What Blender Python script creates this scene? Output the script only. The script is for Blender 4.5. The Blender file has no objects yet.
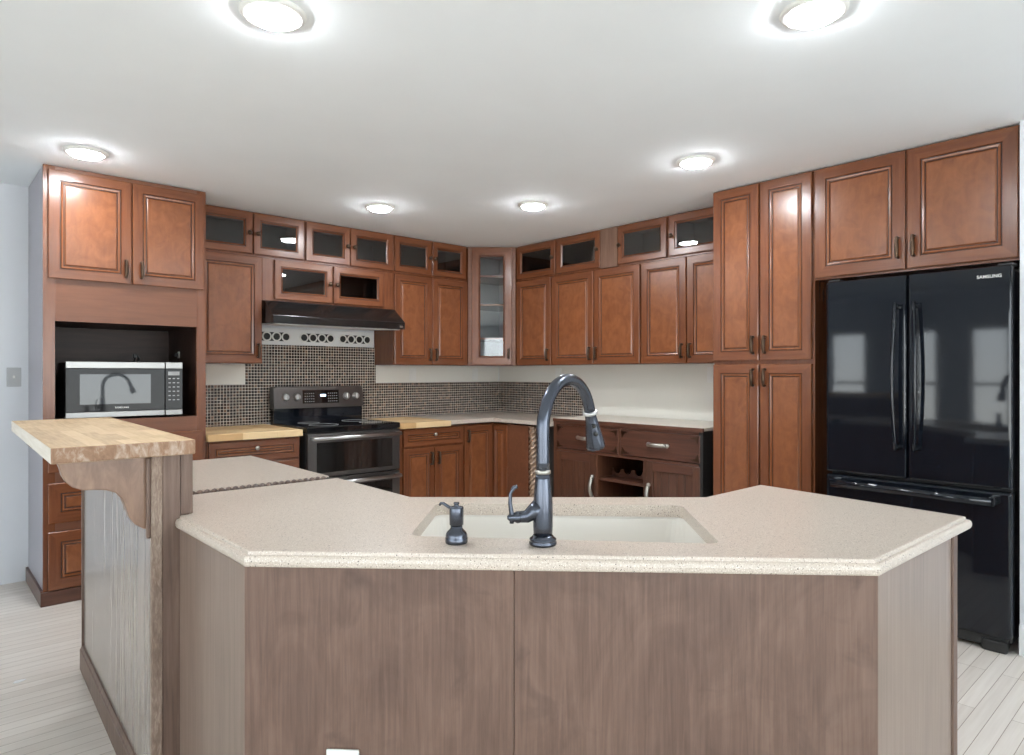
import bpy, bmesh, math, random
from mathutils import Vector, Matrix
R = math.radians
random.seed(4)
sc = bpy.context.scene
COL = sc.collection

# ------------------------------------------------------------------ camera, sky, exposure
cam = bpy.data.cameras.new('camera')
cam.sensor_width = 36.0
cam.lens = 662.877 * 36.0 / 1024.0
cam.shift_y = -0.00467
cam.clip_start = 0.05
co = bpy.data.objects.new('camera', cam); COL.objects.link(co)
co.location = (0, 0, 1.288)
co.rotation_euler = (R(90), 0, 0.8338 - R(90))
sc.camera = co

w = bpy.data.worlds.new('sky'); sc.world = w; w.use_nodes = True
nt = w.node_tree; nt.nodes.clear()
tc = nt.nodes.new('ShaderNodeTexCoord'); sp = nt.nodes.new('ShaderNodeSeparateXYZ')
rp = nt.nodes.new('ShaderNodeValToRGB'); bg = nt.nodes.new('ShaderNodeBackground'); wo = nt.nodes.new('ShaderNodeOutputWorld')
mr = nt.nodes.new('ShaderNodeMapRange'); mr.inputs[1].default_value = -1; mr.inputs[2].default_value = 1
nt.links.new(tc.outputs['Generated'], sp.inputs[0]); nt.links.new(sp.outputs['Z'], mr.inputs[0])
nt.links.new(mr.outputs[0], rp.inputs[0]); nt.links.new(rp.outputs[0], bg.inputs[0]); nt.links.new(bg.outputs[0], wo.inputs[0])
e = rp.color_ramp.elements
e[0].position = 0.0; e[0].color = (1.1, 1.1, 1.08, 1)
e[1].position = 1.0; e[1].color = (.62, .80, 1.0, 1)
for p, c in ((.47, (1.0, 1.0, .98, 1)), (.52, (.92, .96, 1.0, 1)), (.7, (.80, .91, 1.0, 1))):
    k = rp.color_ramp.elements.new(p); k.color = c
bg.inputs[1].default_value = 2.8
sl = bpy.data.lights.new('bounce_sun', 'SUN'); sl.energy = 34.0; sl.angle = R(1.0); sl.color = (.96, .98, 1.0)  # unseen sun added so its bounce off the floor brightens the ceiling
so = bpy.data.objects.new('bounce_sun', sl); COL.objects.link(so)
so.rotation_euler = Vector((.62, .62, -.95)).to_track_quat('-Z', 'Y').to_euler()

LAMP = 70.0
sc.view_settings.view_transform = 'Standard'
sc.view_settings.look = 'None'
sc.view_settings.exposure = 1.66
sc.view_settings.gamma = 1.0
sc.view_settings.use_curve_mapping = False
try:
    sc.cycles.use_denoising = True
    sc.cycles.max_bounces = 12; sc.cycles.diffuse_bounces = 6; sc.cycles.glossy_bounces = 6
    sc.cycles.transparent_max_bounces = 12
    sc.cycles.sample_clamp_indirect = 6.0
    sc.cycles.caustics_reflective = False; sc.cycles.caustics_refractive = False
except Exception:
    pass

# ------------------------------------------------------------------ materials
def srgb(r, g, b):
    f = lambda c: (c / 255 / 12.92) if c / 255 <= .04045 else ((c / 255 + .055) / 1.055) ** 2.4
    return (f(r), f(g), f(b), 1)

class NM:
    def __init__(s, name):
        s.m = bpy.data.materials.new(name); s.m.use_nodes = True
        s.t = s.m.node_tree; s.b = s.t.nodes['Principled BSDF']
    def n(s, typ, **kw):
        x = s.t.nodes.new(typ)
        for k, v in kw.items(): setattr(x, k, v)
        return x
    def l(s, a, b): s.t.links.new(a, b)

def flat(name, col, rough=.5, metal=0, coat=0, spec=.5, noise=0.0, nscale=40):
    k = NM(name); b = k.b
    b.inputs['Base Color'].default_value = col
    b.inputs['Roughness'].default_value = rough; b.inputs['Metallic'].default_value = metal
    b.inputs['Coat Weight'].default_value = coat; b.inputs['Specular IOR Level'].default_value = spec
    if noise:
        tcn = k.n('ShaderNodeTexCoord'); nz = k.n('ShaderNodeTexNoise'); nz.inputs['Scale'].default_value = nscale
        nz.inputs['Detail'].default_value = 4
        r = k.n('ShaderNodeValToRGB')
        r.color_ramp.elements[0].position = .3; r.color_ramp.elements[1].position = .7
        r.color_ramp.elements[0].color = tuple(c * (1 - noise) for c in col[:3]) + (1,)
        r.color_ramp.elements[1].color = tuple(min(1, c * (1 + noise)) for c in col[:3]) + (1,)
        k.l(tcn.outputs['Object'], nz.inputs['Vector']); k.l(nz.outputs[0], r.inputs[0]); k.l(r.outputs[0], b.inputs['Base Color'])
    return k.m

def wood(name, cols, axis='z', fine=38, stretch=.06, rough=.32, coat=.25, blotch=.35, bscale=3.5, contrast=.5, bump=0.0, bstretch=.45, smudge=None):
    """cols: dark, mid, light"""
    k = NM(name); b = k.b
    t = k.n('ShaderNodeTexCoord'); oi = k.n('ShaderNodeObjectInfo')
    mul = k.n('ShaderNodeMath', operation='MULTIPLY'); mul.inputs[1].default_value = 37.0
    k.l(oi.outputs['Random'], mul.inputs[0])
    add = k.n('ShaderNodeVectorMath', operation='ADD'); k.l(t.outputs['Object'], add.inputs[0]); k.l(mul.outputs[0], add.inputs[1])
    mp = k.n('ShaderNodeMapping'); s = [fine, fine, fine]; s['xyz'.index(axis)] = fine * stretch
    mp.inputs['Scale'].default_value = s; k.l(add.outputs[0], mp.inputs[0])
    n1 = k.n('ShaderNodeTexNoise'); n1.inputs['Scale'].default_value = 1; n1.inputs['Detail'].default_value = 6; n1.inputs['Roughness'].default_value = .65
    n1.inputs['Distortion'].default_value = .6
    k.l(mp.outputs[0], n1.inputs['Vector'])
    mp2 = k.n('ShaderNodeMapping'); s2 = [bscale] * 3; s2['xyz'.index(axis)] = bscale * bstretch
    mp2.inputs['Scale'].default_value = s2; k.l(add.outputs[0], mp2.inputs[0])
    n2 = k.n('ShaderNodeTexNoise'); n2.inputs['Scale'].default_value = 1; n2.inputs['Detail'].default_value = 5; n2.inputs['Roughness'].default_value = .6
    n2.inputs['Distortion'].default_value = 1.0
    k.l(mp2.outputs[0], n2.inputs['Vector'])
    mx = k.n('ShaderNodeMix'); mx.inputs[0].default_value = blotch
    k.l(n1.outputs[0], mx.inputs[2]); k.l(n2.outputs[0], mx.inputs[3])
    r = k.n('ShaderNodeValToRGB')
    el = r.color_ramp.elements; d = .5 * contrast
    el[0].position = .5 - d * .6; el[0].color = cols[0]; el[1].position = .5 + d * .6; el[1].color = cols[2]
    q = el.new(.5); q.color = cols[1]
    k.l(mx.outputs[0], r.inputs[0]); k.l(r.outputs[0], b.inputs['Base Color'])
    if smudge:
        mp3 = k.n('ShaderNodeMapping'); mp3.inputs['Scale'].default_value = (5, 5, 7); k.l(add.outputs[0], mp3.inputs[0])
        n3 = k.n('ShaderNodeTexNoise'); n3.inputs['Scale'].default_value = 1; n3.inputs['Detail'].default_value = 4; n3.inputs['Distortion'].default_value = .7; k.l(mp3.outputs[0], n3.inputs['Vector'])
        m3 = k.n('ShaderNodeMapRange'); m3.inputs[1].default_value = .60; m3.inputs[2].default_value = .78; m3.inputs[4].default_value = .7; k.l(n3.outputs[0], m3.inputs[0])
        x3 = k.n('ShaderNodeMix', data_type='RGBA'); k.l(m3.outputs[0], x3.inputs[0]); k.l(r.outputs[0], x3.inputs[6]); x3.inputs[7].default_value = smudge
        k.l(x3.outputs[2], b.inputs['Base Color'])
    b.inputs['Roughness'].default_value = rough; b.inputs['Coat Weight'].default_value = coat; b.inputs['Coat Roughness'].default_value = .25
    if bump:
        bp = k.n('ShaderNodeBump'); bp.inputs['Strength'].default_value = bump; bp.inputs['Distance'].default_value = .003
        k.l(n1.outputs[0], bp.inputs['Height']); k.l(bp.outputs[0], b.inputs['Normal'])
    return k.m

CH = (srgb(84, 47, 28), srgb(113, 65, 39), srgb(132, 80, 49))
M = {}
M['cherry'] = wood('cherry wood', CH, 'z', contrast=.8, rough=.27)
M['cherry_h'] = wood('cherry wood cross grain', CH, 'x', contrast=.8, rough=.27)
CP = (srgb(98, 55, 32), srgb(128, 76, 45), srgb(149, 93, 57))
M['cherry_bead'] = wood('cherry bead gloss', CP, 'z', contrast=.8, rough=.14, coat=.6)
M['cherry_panel'] = wood('cherry veneer', CP, 'z', blotch=.68, bscale=14, contrast=1.05, bstretch=.8, stretch=.15, rough=.27)
M['glaze'] = flat('dark glaze', srgb(30, 14, 9), .4)
M['cherry_flat'] = wood('cherry laminate', (srgb(98, 57, 38), srgb(114, 70, 47), srgb(126, 80, 56)), 'x', contrast=.7, rough=.42, coat=.05)
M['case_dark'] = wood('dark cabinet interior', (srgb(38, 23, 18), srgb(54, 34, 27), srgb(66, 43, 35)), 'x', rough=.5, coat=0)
M['case_reflect'] = flat('cabinet interior with reflection', srgb(176, 180, 184), .6)  # grey of window reflections in the glass, put into the interior colour
M['grey_side'] = flat('grey side', srgb(160, 158, 166), .4)  # even grey on the outer side of the tall cabinet
M['filler'] = wood('unfinished filler wood', (srgb(84, 60, 48), srgb(116, 86, 70), srgb(146, 118, 100)), 'z', contrast=.9)
M['bronze'] = flat('oil rubbed bronze', srgb(84, 68, 56), .3, 1.0)
M['bronze_dark'] = flat('dark bronze faucet finish', srgb(84, 88, 98), .25, .95, coat=.1)
M['steel'] = flat('brushed steel', srgb(196, 196, 196), .28, 1.0)
M['oven_steel'] = flat('microwave steel trim', srgb(150, 149, 147), .34, 1.0)
M['pewter'] = flat('pewter', srgb(178, 174, 166), .35, 1.0)
M['blacksteel'] = flat('black stainless', srgb(104, 100, 98), .3, .9)
M['blackgloss'] = flat('glossy black enamel', (.006, .008, .012, 1), .05, 0, coat=0, spec=.42)
M['oven_front'] = flat('microwave black glass', (.012, .012, .013, 1), .05, 0, spec=.16)
M['hood_black'] = flat('black hood enamel', (.010, .009, .009, 1), .16)
M['blackglass'] = flat('black glass', (.006, .006, .007, 1), .04, 0, spec=.6)
M['mirrorglass'] = flat('dark mirrored glass', (.05, .055, .06, 1), .03, 0, coat=0, spec=.5)
M['blackplastic'] = flat('black plastic', (.015, .015, .015, 1), .45)
M['white_plastic'] = flat('white plastic', srgb(226, 226, 222), .4)
M['plate_grey'] = flat('satin grey switch plate', srgb(178, 180, 182), .4)
M['grey_plastic'] = flat('grey plastic', srgb(150, 150, 150), .4)
M['white_paint'] = flat('white paint', srgb(225, 226, 226), .6)
M['walnut'] = wood('dark walnut', (srgb(54, 32, 22), srgb(84, 52, 37), srgb(116, 76, 55)), 'z', contrast=.9)
M['walnut_h'] = wood('dark walnut across', (srgb(52, 30, 22), srgb(84, 51, 38), srgb(112, 72, 54)), 'x', contrast=.9)
TP = (srgb(68, 48, 40), srgb(102, 78, 66), srgb(128, 102, 88))
M['taupe'] = wood('taupe stained maple', TP, 'z', fine=95, stretch=.04, rough=.34, coat=.2, blotch=.5, bscale=6, contrast=.85, bstretch=.55, smudge=srgb(66, 48, 42))
M['taupe_lit'] = wood('lit taupe panel', (srgb(108, 90, 79), srgb(130, 110, 98), srgb(146, 126, 113)), 'z', fine=60, stretch=.03, rough=.3, coat=.2, contrast=.7)  # stronger light on the side panels, put into a lighter taupe
M['bar_panel_sheen'] = wood('taupe panel with sheen', (srgb(120, 108, 100), srgb(141, 129, 120), srgb(159, 147, 138)), 'z', fine=60, stretch=.03, rough=.24, coat=.35, contrast=.7)  # pale sheen on the bar side, put into its colour
M['bar_end'] = wood('weathered bar end', (srgb(104, 74, 54), srgb(148, 116, 92), srgb(216, 204, 190)), 'z', fine=48, stretch=.45, rough=.7, coat=0, contrast=.85, bump=.6)
M['taupe_dark'] = wood('taupe stained oak', (srgb(66, 50, 42), srgb(104, 82, 70), srgb(134, 112, 98)), 'z', fine=80, stretch=.05, rough=.5, coat=0, contrast=.8, bump=.4)
M['weathered'] = wood('weathered end grain', (srgb(84, 64, 52), srgb(132, 112, 98), srgb(186, 172, 158)), 'z', fine=130, stretch=.25, rough=.7, coat=0, contrast=.9, bump=.8)
M['corbel'] = wood('corbel maple', (srgb(94, 66, 49), srgb(130, 99, 78), srgb(156, 124, 101)), 'z', fine=40, stretch=.3, contrast=.9, rough=.4)
M['sink'] = flat('biscuit sink composite', srgb(224, 220, 213), .3)
M['cream'] = flat('cream worktop', srgb(216, 210, 198), .4, noise=.05)
M['rope'] = wood('twisted rope wood', (srgb(90, 68, 54), srgb(150, 124, 102), srgb(190, 168, 146)), 'z', rough=.4)
M['rope_strip'] = wood('dark rope wood', (srgb(46, 32, 26), srgb(72, 52, 42), srgb(104, 80, 65)), 'z', rough=.4)
M['rope_dark'] = flat('rope groove stain', srgb(36, 25, 20), .6)
M['black_wood_gap'] = flat('black painted board and gap shade', (.012, .011, .010, 1), .6)  # black sideboard paint; also stands for shade in the gap beside it

def emit(name, col, s):
    k = NM(name); k.b.inputs['Base Color'].default_value = col
    k.b.inputs['Emission Color'].default_value = col; k.b.inputs['Emission Strength'].default_value = s
    return k.m
M['lens'] = emit('lit lens', (.93, .97, 1, 1), LAMP)
M['led'] = emit('lit display', (.55, .75, 1, 1), 1.2)

def paint(name, col, rough=.75):
    return flat(name, col, rough, noise=.012, nscale=3)
M['wall'] = paint('wall paint cool white', srgb(222, 225, 230))
M['splash_paint'] = paint('wall paint warm white', srgb(224, 222, 214))
M['ceiling'] = paint('ceiling paint', srgb(238, 243, 246), .9)

def glass(name, tint=(.9, .93, .93, 1), refl=.12):
    k = NM(name); k.t.nodes.remove(k.b)
    o = k.t.nodes['Material Output']; tr = k.n('ShaderNodeBsdfTransparent'); gl = k.n('ShaderNodeBsdfGlossy'); mx = k.n('ShaderNodeMixShader')
    fr = k.n('ShaderNodeFresnel'); fr.inputs[0].default_value = 1.5
    ma = k.n('ShaderNodeMath', operation='MULTIPLY_ADD'); ma.inputs[1].default_value = 1.0; ma.inputs[2].default_value = refl
    k.l(fr.outputs[0], ma.inputs[0])
    tr.inputs[0].default_value = tint; gl.inputs['Roughness'].default_value = .02; gl.inputs[0].default_value = (1, 1, 1, 1)
    k.l(ma.outputs[0], mx.inputs[0]); k.l(tr.outputs[0], mx.inputs[1]); k.l(gl.outputs[0], mx.inputs[2]); k.l(mx.outputs[0], o.inputs['Surface'])
    return k.m
M['glass'] = glass('cabinet glass', (.72, .74, .74, 1), .01)
M['glass_clear'] = glass('clear cabinet glass', (.97, .98, .98, 1), .02)
M['window_glass'] = glass('window glass', (.95, .97, .97, 1), .02)
M['oven_glass'] = flat('oven window glass', (.012, .010, .009, 1), .05, 0, spec=.8)

def floor_mat():
    k = NM('whitewashed plank floor'); b = k.b
    t = k.n('ShaderNodeTexCoord')
    br = k.n('ShaderNodeTexBrick'); br.offset = .37; br.offset_frequency = 3
    br.inputs['Scale'].default_value = 1; br.inputs['Brick Width'].default_value = 1.15; br.inputs['Row Height'].default_value = .0575
    br.inputs['Mortar Size'].default_value = .0011; br.inputs['Mortar Smooth'].default_value = .2; br.inputs['Bias'].default_value = 0
    br.inputs['Color1'].default_value = (0, 0, 0, 1); br.inputs['Color2'].default_value = (1, 1, 1, 1); br.inputs['Mortar'].default_value = (.5, .5, .5, 1)
    k.l(t.outputs['Object'], br.inputs['Vector'])
    mp = k.n('ShaderNodeMapping'); mp.inputs['Scale'].default_value = (3, 60, 1); k.l(t.outputs['Object'], mp.inputs[0])
    nz = k.n('ShaderNodeTexNoise'); nz.inputs['Scale'].default_value = 1; nz.inputs['Detail'].default_value = 6; k.l(mp.outputs[0], nz.inputs['Vector'])
    m1 = k.n('ShaderNodeMix'); m1.inputs[0].default_value = .3; k.l(nz.outputs[0], m1.inputs[2]); k.l(br.outputs['Color'], m1.inputs[3])
    r = k.n('ShaderNodeValToRGB'); el = r.color_ramp.elements
    el[0].position = .2; el[0].color = srgb(204, 194, 184); el[1].position = .8; el[1].color = srgb(228, 221, 213)
    k.l(m1.outputs[0], r.inputs[0])
    m2 = k.n('ShaderNodeMix', data_type='RGBA'); k.l(br.outputs['Fac'], m2.inputs[0]); k.l(r.outputs[0], m2.inputs[6]); m2.inputs[7].default_value = srgb(140, 122, 108)
    k.l(m2.outputs[2], b.inputs['Base Color'])
    b.inputs['Roughness'].default_value = .42
    bp = k.n('ShaderNodeBump'); bp.inputs['Strength'].default_value = .3; bp.inputs['Distance'].default_value = .002; bp.invert = True
    k.l(br.outputs['Fac'], bp.inputs['Height']); k.l(bp.outputs[0], b.inputs['Normal'])
    return k.m
M['floor'] = floor_mat()

def stone_mat():
    k = NM('speckled beige quartz'); b = k.b
    t = k.n('ShaderNodeTexCoord')
    n0 = k.n('ShaderNodeTexNoise'); n0.inputs['Scale'].default_value = 260; n0.inputs['Detail'].default_value = 3; k.l(t.outputs['Object'], n0.inputs['Vector'])
    r0 = k.n('ShaderNodeValToRGB'); el = r0.color_ramp.elements
    el[0].position = .3; el[0].color = srgb(180, 166, 152); el[1].position = .7; el[1].color = srgb(204, 193, 181)
    q = el.new(.5); q.color = srgb(193, 180, 167)
    k.l(n0.outputs[0], r0.inputs[0])
    cur = r0.outputs[0]
    for sc_, th, ch, col in ((230, .27, .78, srgb(112, 98, 90)), (130, .21, .84, srgb(70, 60, 58)), (330, .3, .62, srgb(232, 224, 214))):
        v = k.n('ShaderNodeTexVoronoi'); v.inputs['Scale'].default_value = sc_; k.l(t.outputs['Object'], v.inputs['Vector'])
        lt = k.n('ShaderNodeMath', operation='LESS_THAN'); lt.inputs[1].default_value = th; k.l(v.outputs['Distance'], lt.inputs[0])
        s2 = k.n('ShaderNodeSeparateColor'); k.l(v.outputs['Color'], s2.inputs[0])
        g = k.n('ShaderNodeMath', operation='GREATER_THAN'); g.inputs[1].default_value = ch; k.l(s2.outputs[0], g.inputs[0])
        mu = k.n('ShaderNodeMath', operation='MULTIPLY'); k.l(lt.outputs[0], mu.inputs[0]); k.l(g.outputs[0], mu.inputs[1])
        mx = k.n('ShaderNodeMix', data_type='RGBA'); k.l(mu.outputs[0], mx.inputs[0]); k.l(cur, mx.inputs[6]); mx.inputs[7].default_value = col
        cur = mx.outputs[2]
    k.l(cur, b.inputs['Base Color']); b.inputs['Roughness'].default_value = .3; b.inputs['Coat Weight'].default_value = .2
    return k.m
M['stone'] = stone_mat()

def butcher_mat(name, axis, c0, c1, c2, rough=.5, mixf=.6):
    """staves along the given local axis"""
    k = NM(name); b = k.b
    t = k.n('ShaderNodeTexCoord')
    sp_ = k.n('ShaderNodeSeparateXYZ'); k.l(t.outputs['Object'], sp_.inputs[0])
    cb = k.n('ShaderNodeCombineXYZ')
    k.l(sp_.outputs['X' if axis == 'x' else 'Y'], cb.inputs[0]); k.l(sp_.outputs['Y' if axis == 'x' else 'X'], cb.inputs[1])
    br = k.n('ShaderNodeTexBrick'); br.offset = .43; br.offset_frequency = 2
    br.inputs['Scale'].default_value = 1; br.inputs['Brick Width'].default_value = .23; br.inputs['Row Height'].default_value = .042
    br.inputs['Mortar Size'].default_value = .0004; br.inputs['Color1'].default_value = (0, 0, 0, 1); br.inputs['Color2'].default_value = (1, 1, 1, 1)
    k.l(cb.outputs[0], br.inputs['Vector'])
    mp = k.n('ShaderNodeMapping'); mp.inputs['Scale'].default_value = (8, 90, 40); k.l(cb.outputs[0], mp.inputs[0])
    nz = k.n('ShaderNodeTexNoise'); nz.inputs['Scale'].default_value = 1; nz.inputs['Detail'].default_value = 5; k.l(mp.outputs[0], nz.inputs['Vector'])
    m1 = k.n('ShaderNodeMix'); m1.inputs[0].default_value = mixf; k.l(nz.outputs[0], m1.inputs[2]); k.l(br.outputs['Color'], m1.inputs[3])
    r = k.n('ShaderNodeValToRGB'); el = r.color_ramp.elements
    el[0].position = .15; el[0].color = c0; el[1].position = .9; el[1].color = c2; q = el.new(.5); q.color = c1
    k.l(m1.outputs[0], r.inputs[0]); k.l(r.outputs[0], b.inputs['Base Color']); b.inputs['Roughness'].default_value = rough
    return k.m
M['butcher'] = butcher_mat('butcher block', 'x', srgb(188, 150, 102), srgb(214, 182, 134), srgb(228, 202, 158))
M['bar_top'] = butcher_mat('worn butcher block', 'y', srgb(160, 130, 96), srgb(196, 168, 130), srgb(214, 190, 154), .55, .4)
M['bar_edge'] = wood('pale raw edge', (srgb(206, 196, 182), srgb(220, 212, 200), srgb(232, 226, 216)), 'y', rough=.7, coat=0)

def tile_mat():
    k = NM('brown glass mosaic'); b = k.b; P = .0226
    t = k.n('ShaderNodeTexCoord')
    sc_ = k.n('ShaderNodeVectorMath', operation='MULTIPLY'); sc_.inputs[1].default_value = (1 / P, 0, 1 / P); k.l(t.outputs['Object'], sc_.inputs[0])
    fl = k.n('ShaderNodeVectorMath', operation='FLOOR'); fr = k.n('ShaderNodeVectorMath', operation='FRACTION')
    k.l(sc_.outputs[0], fl.inputs[0]); k.l(sc_.outputs[0], fr.inputs[0])
    wn = k.n('ShaderNodeTexWhiteNoise', noise_dimensions='3D'); k.l(fl.outputs[0], wn.inputs[0])
    r = k.n('ShaderNodeValToRGB'); r.color_ramp.interpolation = 'CONSTANT'; el = r.color_ramp.elements
    el[0].position = 0; el[0].color = srgb(36, 27, 24); el[1].position = .3; el[1].color = srgb(62, 46, 39)
    for p, c in ((.5, srgb(38, 32, 32)), (.66, srgb(84, 64, 53)), (.8, srgb(52, 42, 40)), (.95, srgb(116, 92, 76))):
        q = el.new(p); q.color = c
    k.l(wn.outputs['Value'], r.inputs[0])
    s2 = k.n('ShaderNodeSeparateXYZ'); k.l(fr.outputs[0], s2.inputs[0])
    ms = []
    for ax in ('X', 'Z'):
        a = k.n('ShaderNodeMath', operation='SUBTRACT'); a.inputs[1].default_value = .5; k.l(s2.outputs[ax], a.inputs[0])
        ab = k.n('ShaderNodeMath', operation='ABSOLUTE'); k.l(a.outputs[0], ab.inputs[0]); ms.append(ab)
    mxm = k.n('ShaderNodeMath', operation='MAXIMUM'); k.l(ms[0].outputs[0], mxm.inputs[0]); k.l(ms[1].outputs[0], mxm.inputs[1])
    g = k.n('ShaderNodeMath', operation='GREATER_THAN'); g.inputs[1].default_value = .425; k.l(mxm.outputs[0], g.inputs[0])
    m = k.n('ShaderNodeMix', data_type='RGBA'); k.l(g.outputs[0], m.inputs[0]); k.l(r.outputs[0], m.inputs[6]); m.inputs[7].default_value = srgb(206, 196, 184)
    k.l(m.outputs[2], b.inputs['Base Color'])
    ro = k.n('ShaderNodeMapRange'); ro.inputs[3].default_value = .18; ro.inputs[4].default_value = .8; k.l(g.outputs[0], ro.inputs[0]); k.l(ro.outputs[0], b.inputs['Roughness'])
    bp = k.n('ShaderNodeBump'); bp.invert = True; bp.inputs['Strength'].default_value = .4; bp.inputs['Distance'].default_value = .002
    k.l(g.outputs[0], bp.inputs['Height']); k.l(bp.outputs[0], b.inputs['Normal'])
    return k.m
M['tile'] = tile_mat()

# ------------------------------------------------------------------ mesh helpers
class MB:
    def __init__(s): s.bm = bmesh.new()
    def face(s, vs, m=0, smooth=False):
        try:
            f = s.bm.faces.new(vs); f.material_index = m; f.smooth = smooth; return f
        except ValueError:
            return None
    def box(s, x0, x1, y0, y1, z0, z1, m=0, bev=0, seg=2):
        t = bmesh.new()
        bmesh.ops.create_cube(t, size=1, matrix=Matrix.Translation(((x0 + x1) / 2, (y0 + y1) / 2, (z0 + z1) / 2)) @ Matrix.Diagonal((abs(x1 - x0), abs(y1 - y0), abs(z1 - z0), 1)))
        if bev: bmesh.ops.bevel(t, geom=list(t.edges), offset=bev, segments=seg, affect='EDGES', profile=.5)
        return s.add(t, m, smooth=False)
    def add(s, t, m=0, smooth=False, mat=None):
        mp = {}
        for v in t.verts: mp[v] = s.bm.verts.new(mat @ v.co if mat else v.co)
        for f in t.faces: s.face([mp[v] for v in f.verts], m, smooth)
        t.free(); return s
    def prism(s, poly, a0, a1, axis='z', m=0, mtop=None, bev=0, seg=2):
        """poly in the two other axes, order (x,y) for z, (x,z) for y, (y,z) for x"""
        t = bmesh.new()
        def P(p, a):
            return {'z': (p[0], p[1], a), 'y': (p[0], a, p[1]), 'x': (a, p[0], p[1])}[axis]
        lo = [t.verts.new(P(p, a0)) for p in poly]; hi = [t.verts.new(P(p, a1)) for p in poly]
        n = len(poly)
        for i in range(n): t.faces.new((lo[i], lo[(i + 1) % n], hi[(i + 1) % n], hi[i]))
        t.faces.new(lo[::-1]); ft = t.faces.new(hi)
        bmesh.ops.recalc_face_normals(t, faces=list(t.faces))
        if bev: bmesh.ops.bevel(t, geom=list(t.edges), offset=bev, segments=seg, affect='EDGES', profile=.5)
        return s.add(t, m)
    def lathe(s, prof, c=(0, 0, 0), axis=(0, 0, 1), seg=24, m=0, cap=True, smooth=True):
        q = Vector(axis).normalized().to_track_quat('Z', 'Y').to_matrix()
        c = Vector(c); rings = []
        for r, z in prof:
            rings.append([s.bm.verts.new(c + q @ Vector((r * math.cos(2 * math.pi * i / seg), r * math.sin(2 * math.pi * i / seg), z))) for i in range(seg)])
        for a, b in zip(rings, rings[1:]):
            for i in range(seg): s.face((a[i], a[(i + 1) % seg], b[(i + 1) % seg], b[i]), m, smooth)
        if cap: s.face(rings[0][::-1], m); s.face(rings[-1], m)
        return s
    def tube(s, pts, rad, seg=12, m=0, cap=True, flat_=None):
        pts = [Vector(p) for p in pts]; n = len(pts)
        if not hasattr(rad, '__len__'): rad = [rad] * n
        tan = [((pts[min(i + 1, n - 1)] - pts[max(i - 1, 0)]).normalized()) for i in range(n)]
        u = tan[0].orthogonal().normalized(); rings = []
        if flat_: u = (Vector(flat_[0]) - tan[0] * Vector(flat_[0]).dot(tan[0])).normalized()
        for i in range(n):
            u = (u - tan[i] * u.dot(tan[i])).normalized(); v = tan[i].cross(u)
            k = flat_[1] if flat_ else 1
            rings.append([s.bm.verts.new(pts[i] + u * (math.cos(2 * math.pi * j / seg) * rad[i] * k) + v * (math.sin(2 * math.pi * j / seg) * rad[i])) for j in range(seg)])
        for a, b in zip(rings, rings[1:]):
            for j in range(seg): s.face((a[j], a[(j + 1) % seg], b[(j + 1) % seg], b[j]), m, True)
        if cap: s.face(rings[0][::-1], m); s.face(rings[-1], m)
        return s
    def sphere(s, c, r, m=0, sz=1, seg=16):
        t = bmesh.new(); bmesh.ops.create_uvsphere(t, u_segments=seg, v_segments=seg // 2, radius=r)
        return s.add(t, m, True, Matrix.Translation(c) @ Matrix.Diagonal((1, 1, sz, 1)))
    def build(s, name, mats, parent=None, loc=None, rot=None):
        me = bpy.data.meshes.new(name)
        bmesh.ops.recalc_face_normals(s.bm, faces=list(s.bm.faces))
        s.bm.to_mesh(me); s.bm.free()
        for k in (mats if isinstance(mats, (list, tuple)) else [mats]): me.materials.append(M[k])
        o = bpy.data.objects.new(name, me); COL.objects.link(o)
        if parent: o.parent = parent
        if loc is not None: o.location = loc
        if rot is not None: o.rotation_euler = rot
        return o

def tag(o, label=None, cat=None, group=None, kind=None):
    if label: o['label'] = label
    if cat: o['category'] = cat
    if group: o['group'] = group
    if kind: o['kind'] = kind
    return o
def thing(name, label, cat, loc, rz=0, group=None):
    o = bpy.data.objects.new(name, None); COL.objects.link(o); o.location = loc; o.rotation_euler = (0, 0, rz)
    o.empty_display_size = .1
    return tag(o, label, cat, group)
def struct(o, label=None, cat=None):
    return tag(o, label, cat, kind='structure')

def rect_rings(mb, w_, h_, rings, side_m, rail_m, marks=None, close=True, end_m=0):
    """concentric rectangles in the x-z plane: rings = [(inset, y)], marks[i] = material index for the band between ring i and i+1"""
    L = []
    for ins, y in rings:
        L.append([mb.bm.verts.new(p) for p in ((ins, y, ins), (w_ - ins, y, ins), (w_ - ins, y, h_ - ins), (ins, y, h_ - ins))])
    for i, (a, b) in enumerate(zip(L, L[1:])):
        for j in range(4):
            mm = (marks or {}).get(i)
            if mm is None: mm = rail_m if j in (0, 2) else side_m
            mb.face((a[j], a[(j + 1) % 4], b[(j + 1) % 4], b[j]), mm)
    if close: mb.face(L[-1], end_m)
    return L

def pull(parent, x, z, length=.1, vertical=True, out=.027, mat='bronze'):
    mb = MB(); n = 15
    pts = []; rad = []
    for i in range(n):
        t = i / (n - 1); s_ = (t - .5) * length
        y = -out + .004 * (2 * t - 1) ** 2
        pts.append((0, y, s_) if vertical else (s_, y, 0)); rad.append((.0068 + .0038 * math.sin(math.pi * t)) * (1.2 if i % 2 else .86))
    mb.tube(pts, rad, 8)
    for s_ in (-length / 2 + .004, length / 2 - .004):
        a = (0, 0, s_) if vertical else (s_, 0, 0); b = (0, -out, s_) if vertical else (s_, -out, 0)
        mb.tube([a, b], [.0075, .0052], 8)
        mb.sphere(b, .0062, seg=8)
    return mb.build('handle', mat, parent, (x, 0, z))
def knob(parent, x, z, mat='bronze', r=.016):
    mb = MB(); mb.lathe([(.008, 0), (.006, .008), (.006, .013), (r, .017), (r * 1.05, .022), (r * .75, .028), (.002, .0305)], (0, 0, 0), (0, -1, 0), 14)
    return mb.build('knob', mat, parent, (x, 0, z))

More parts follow.
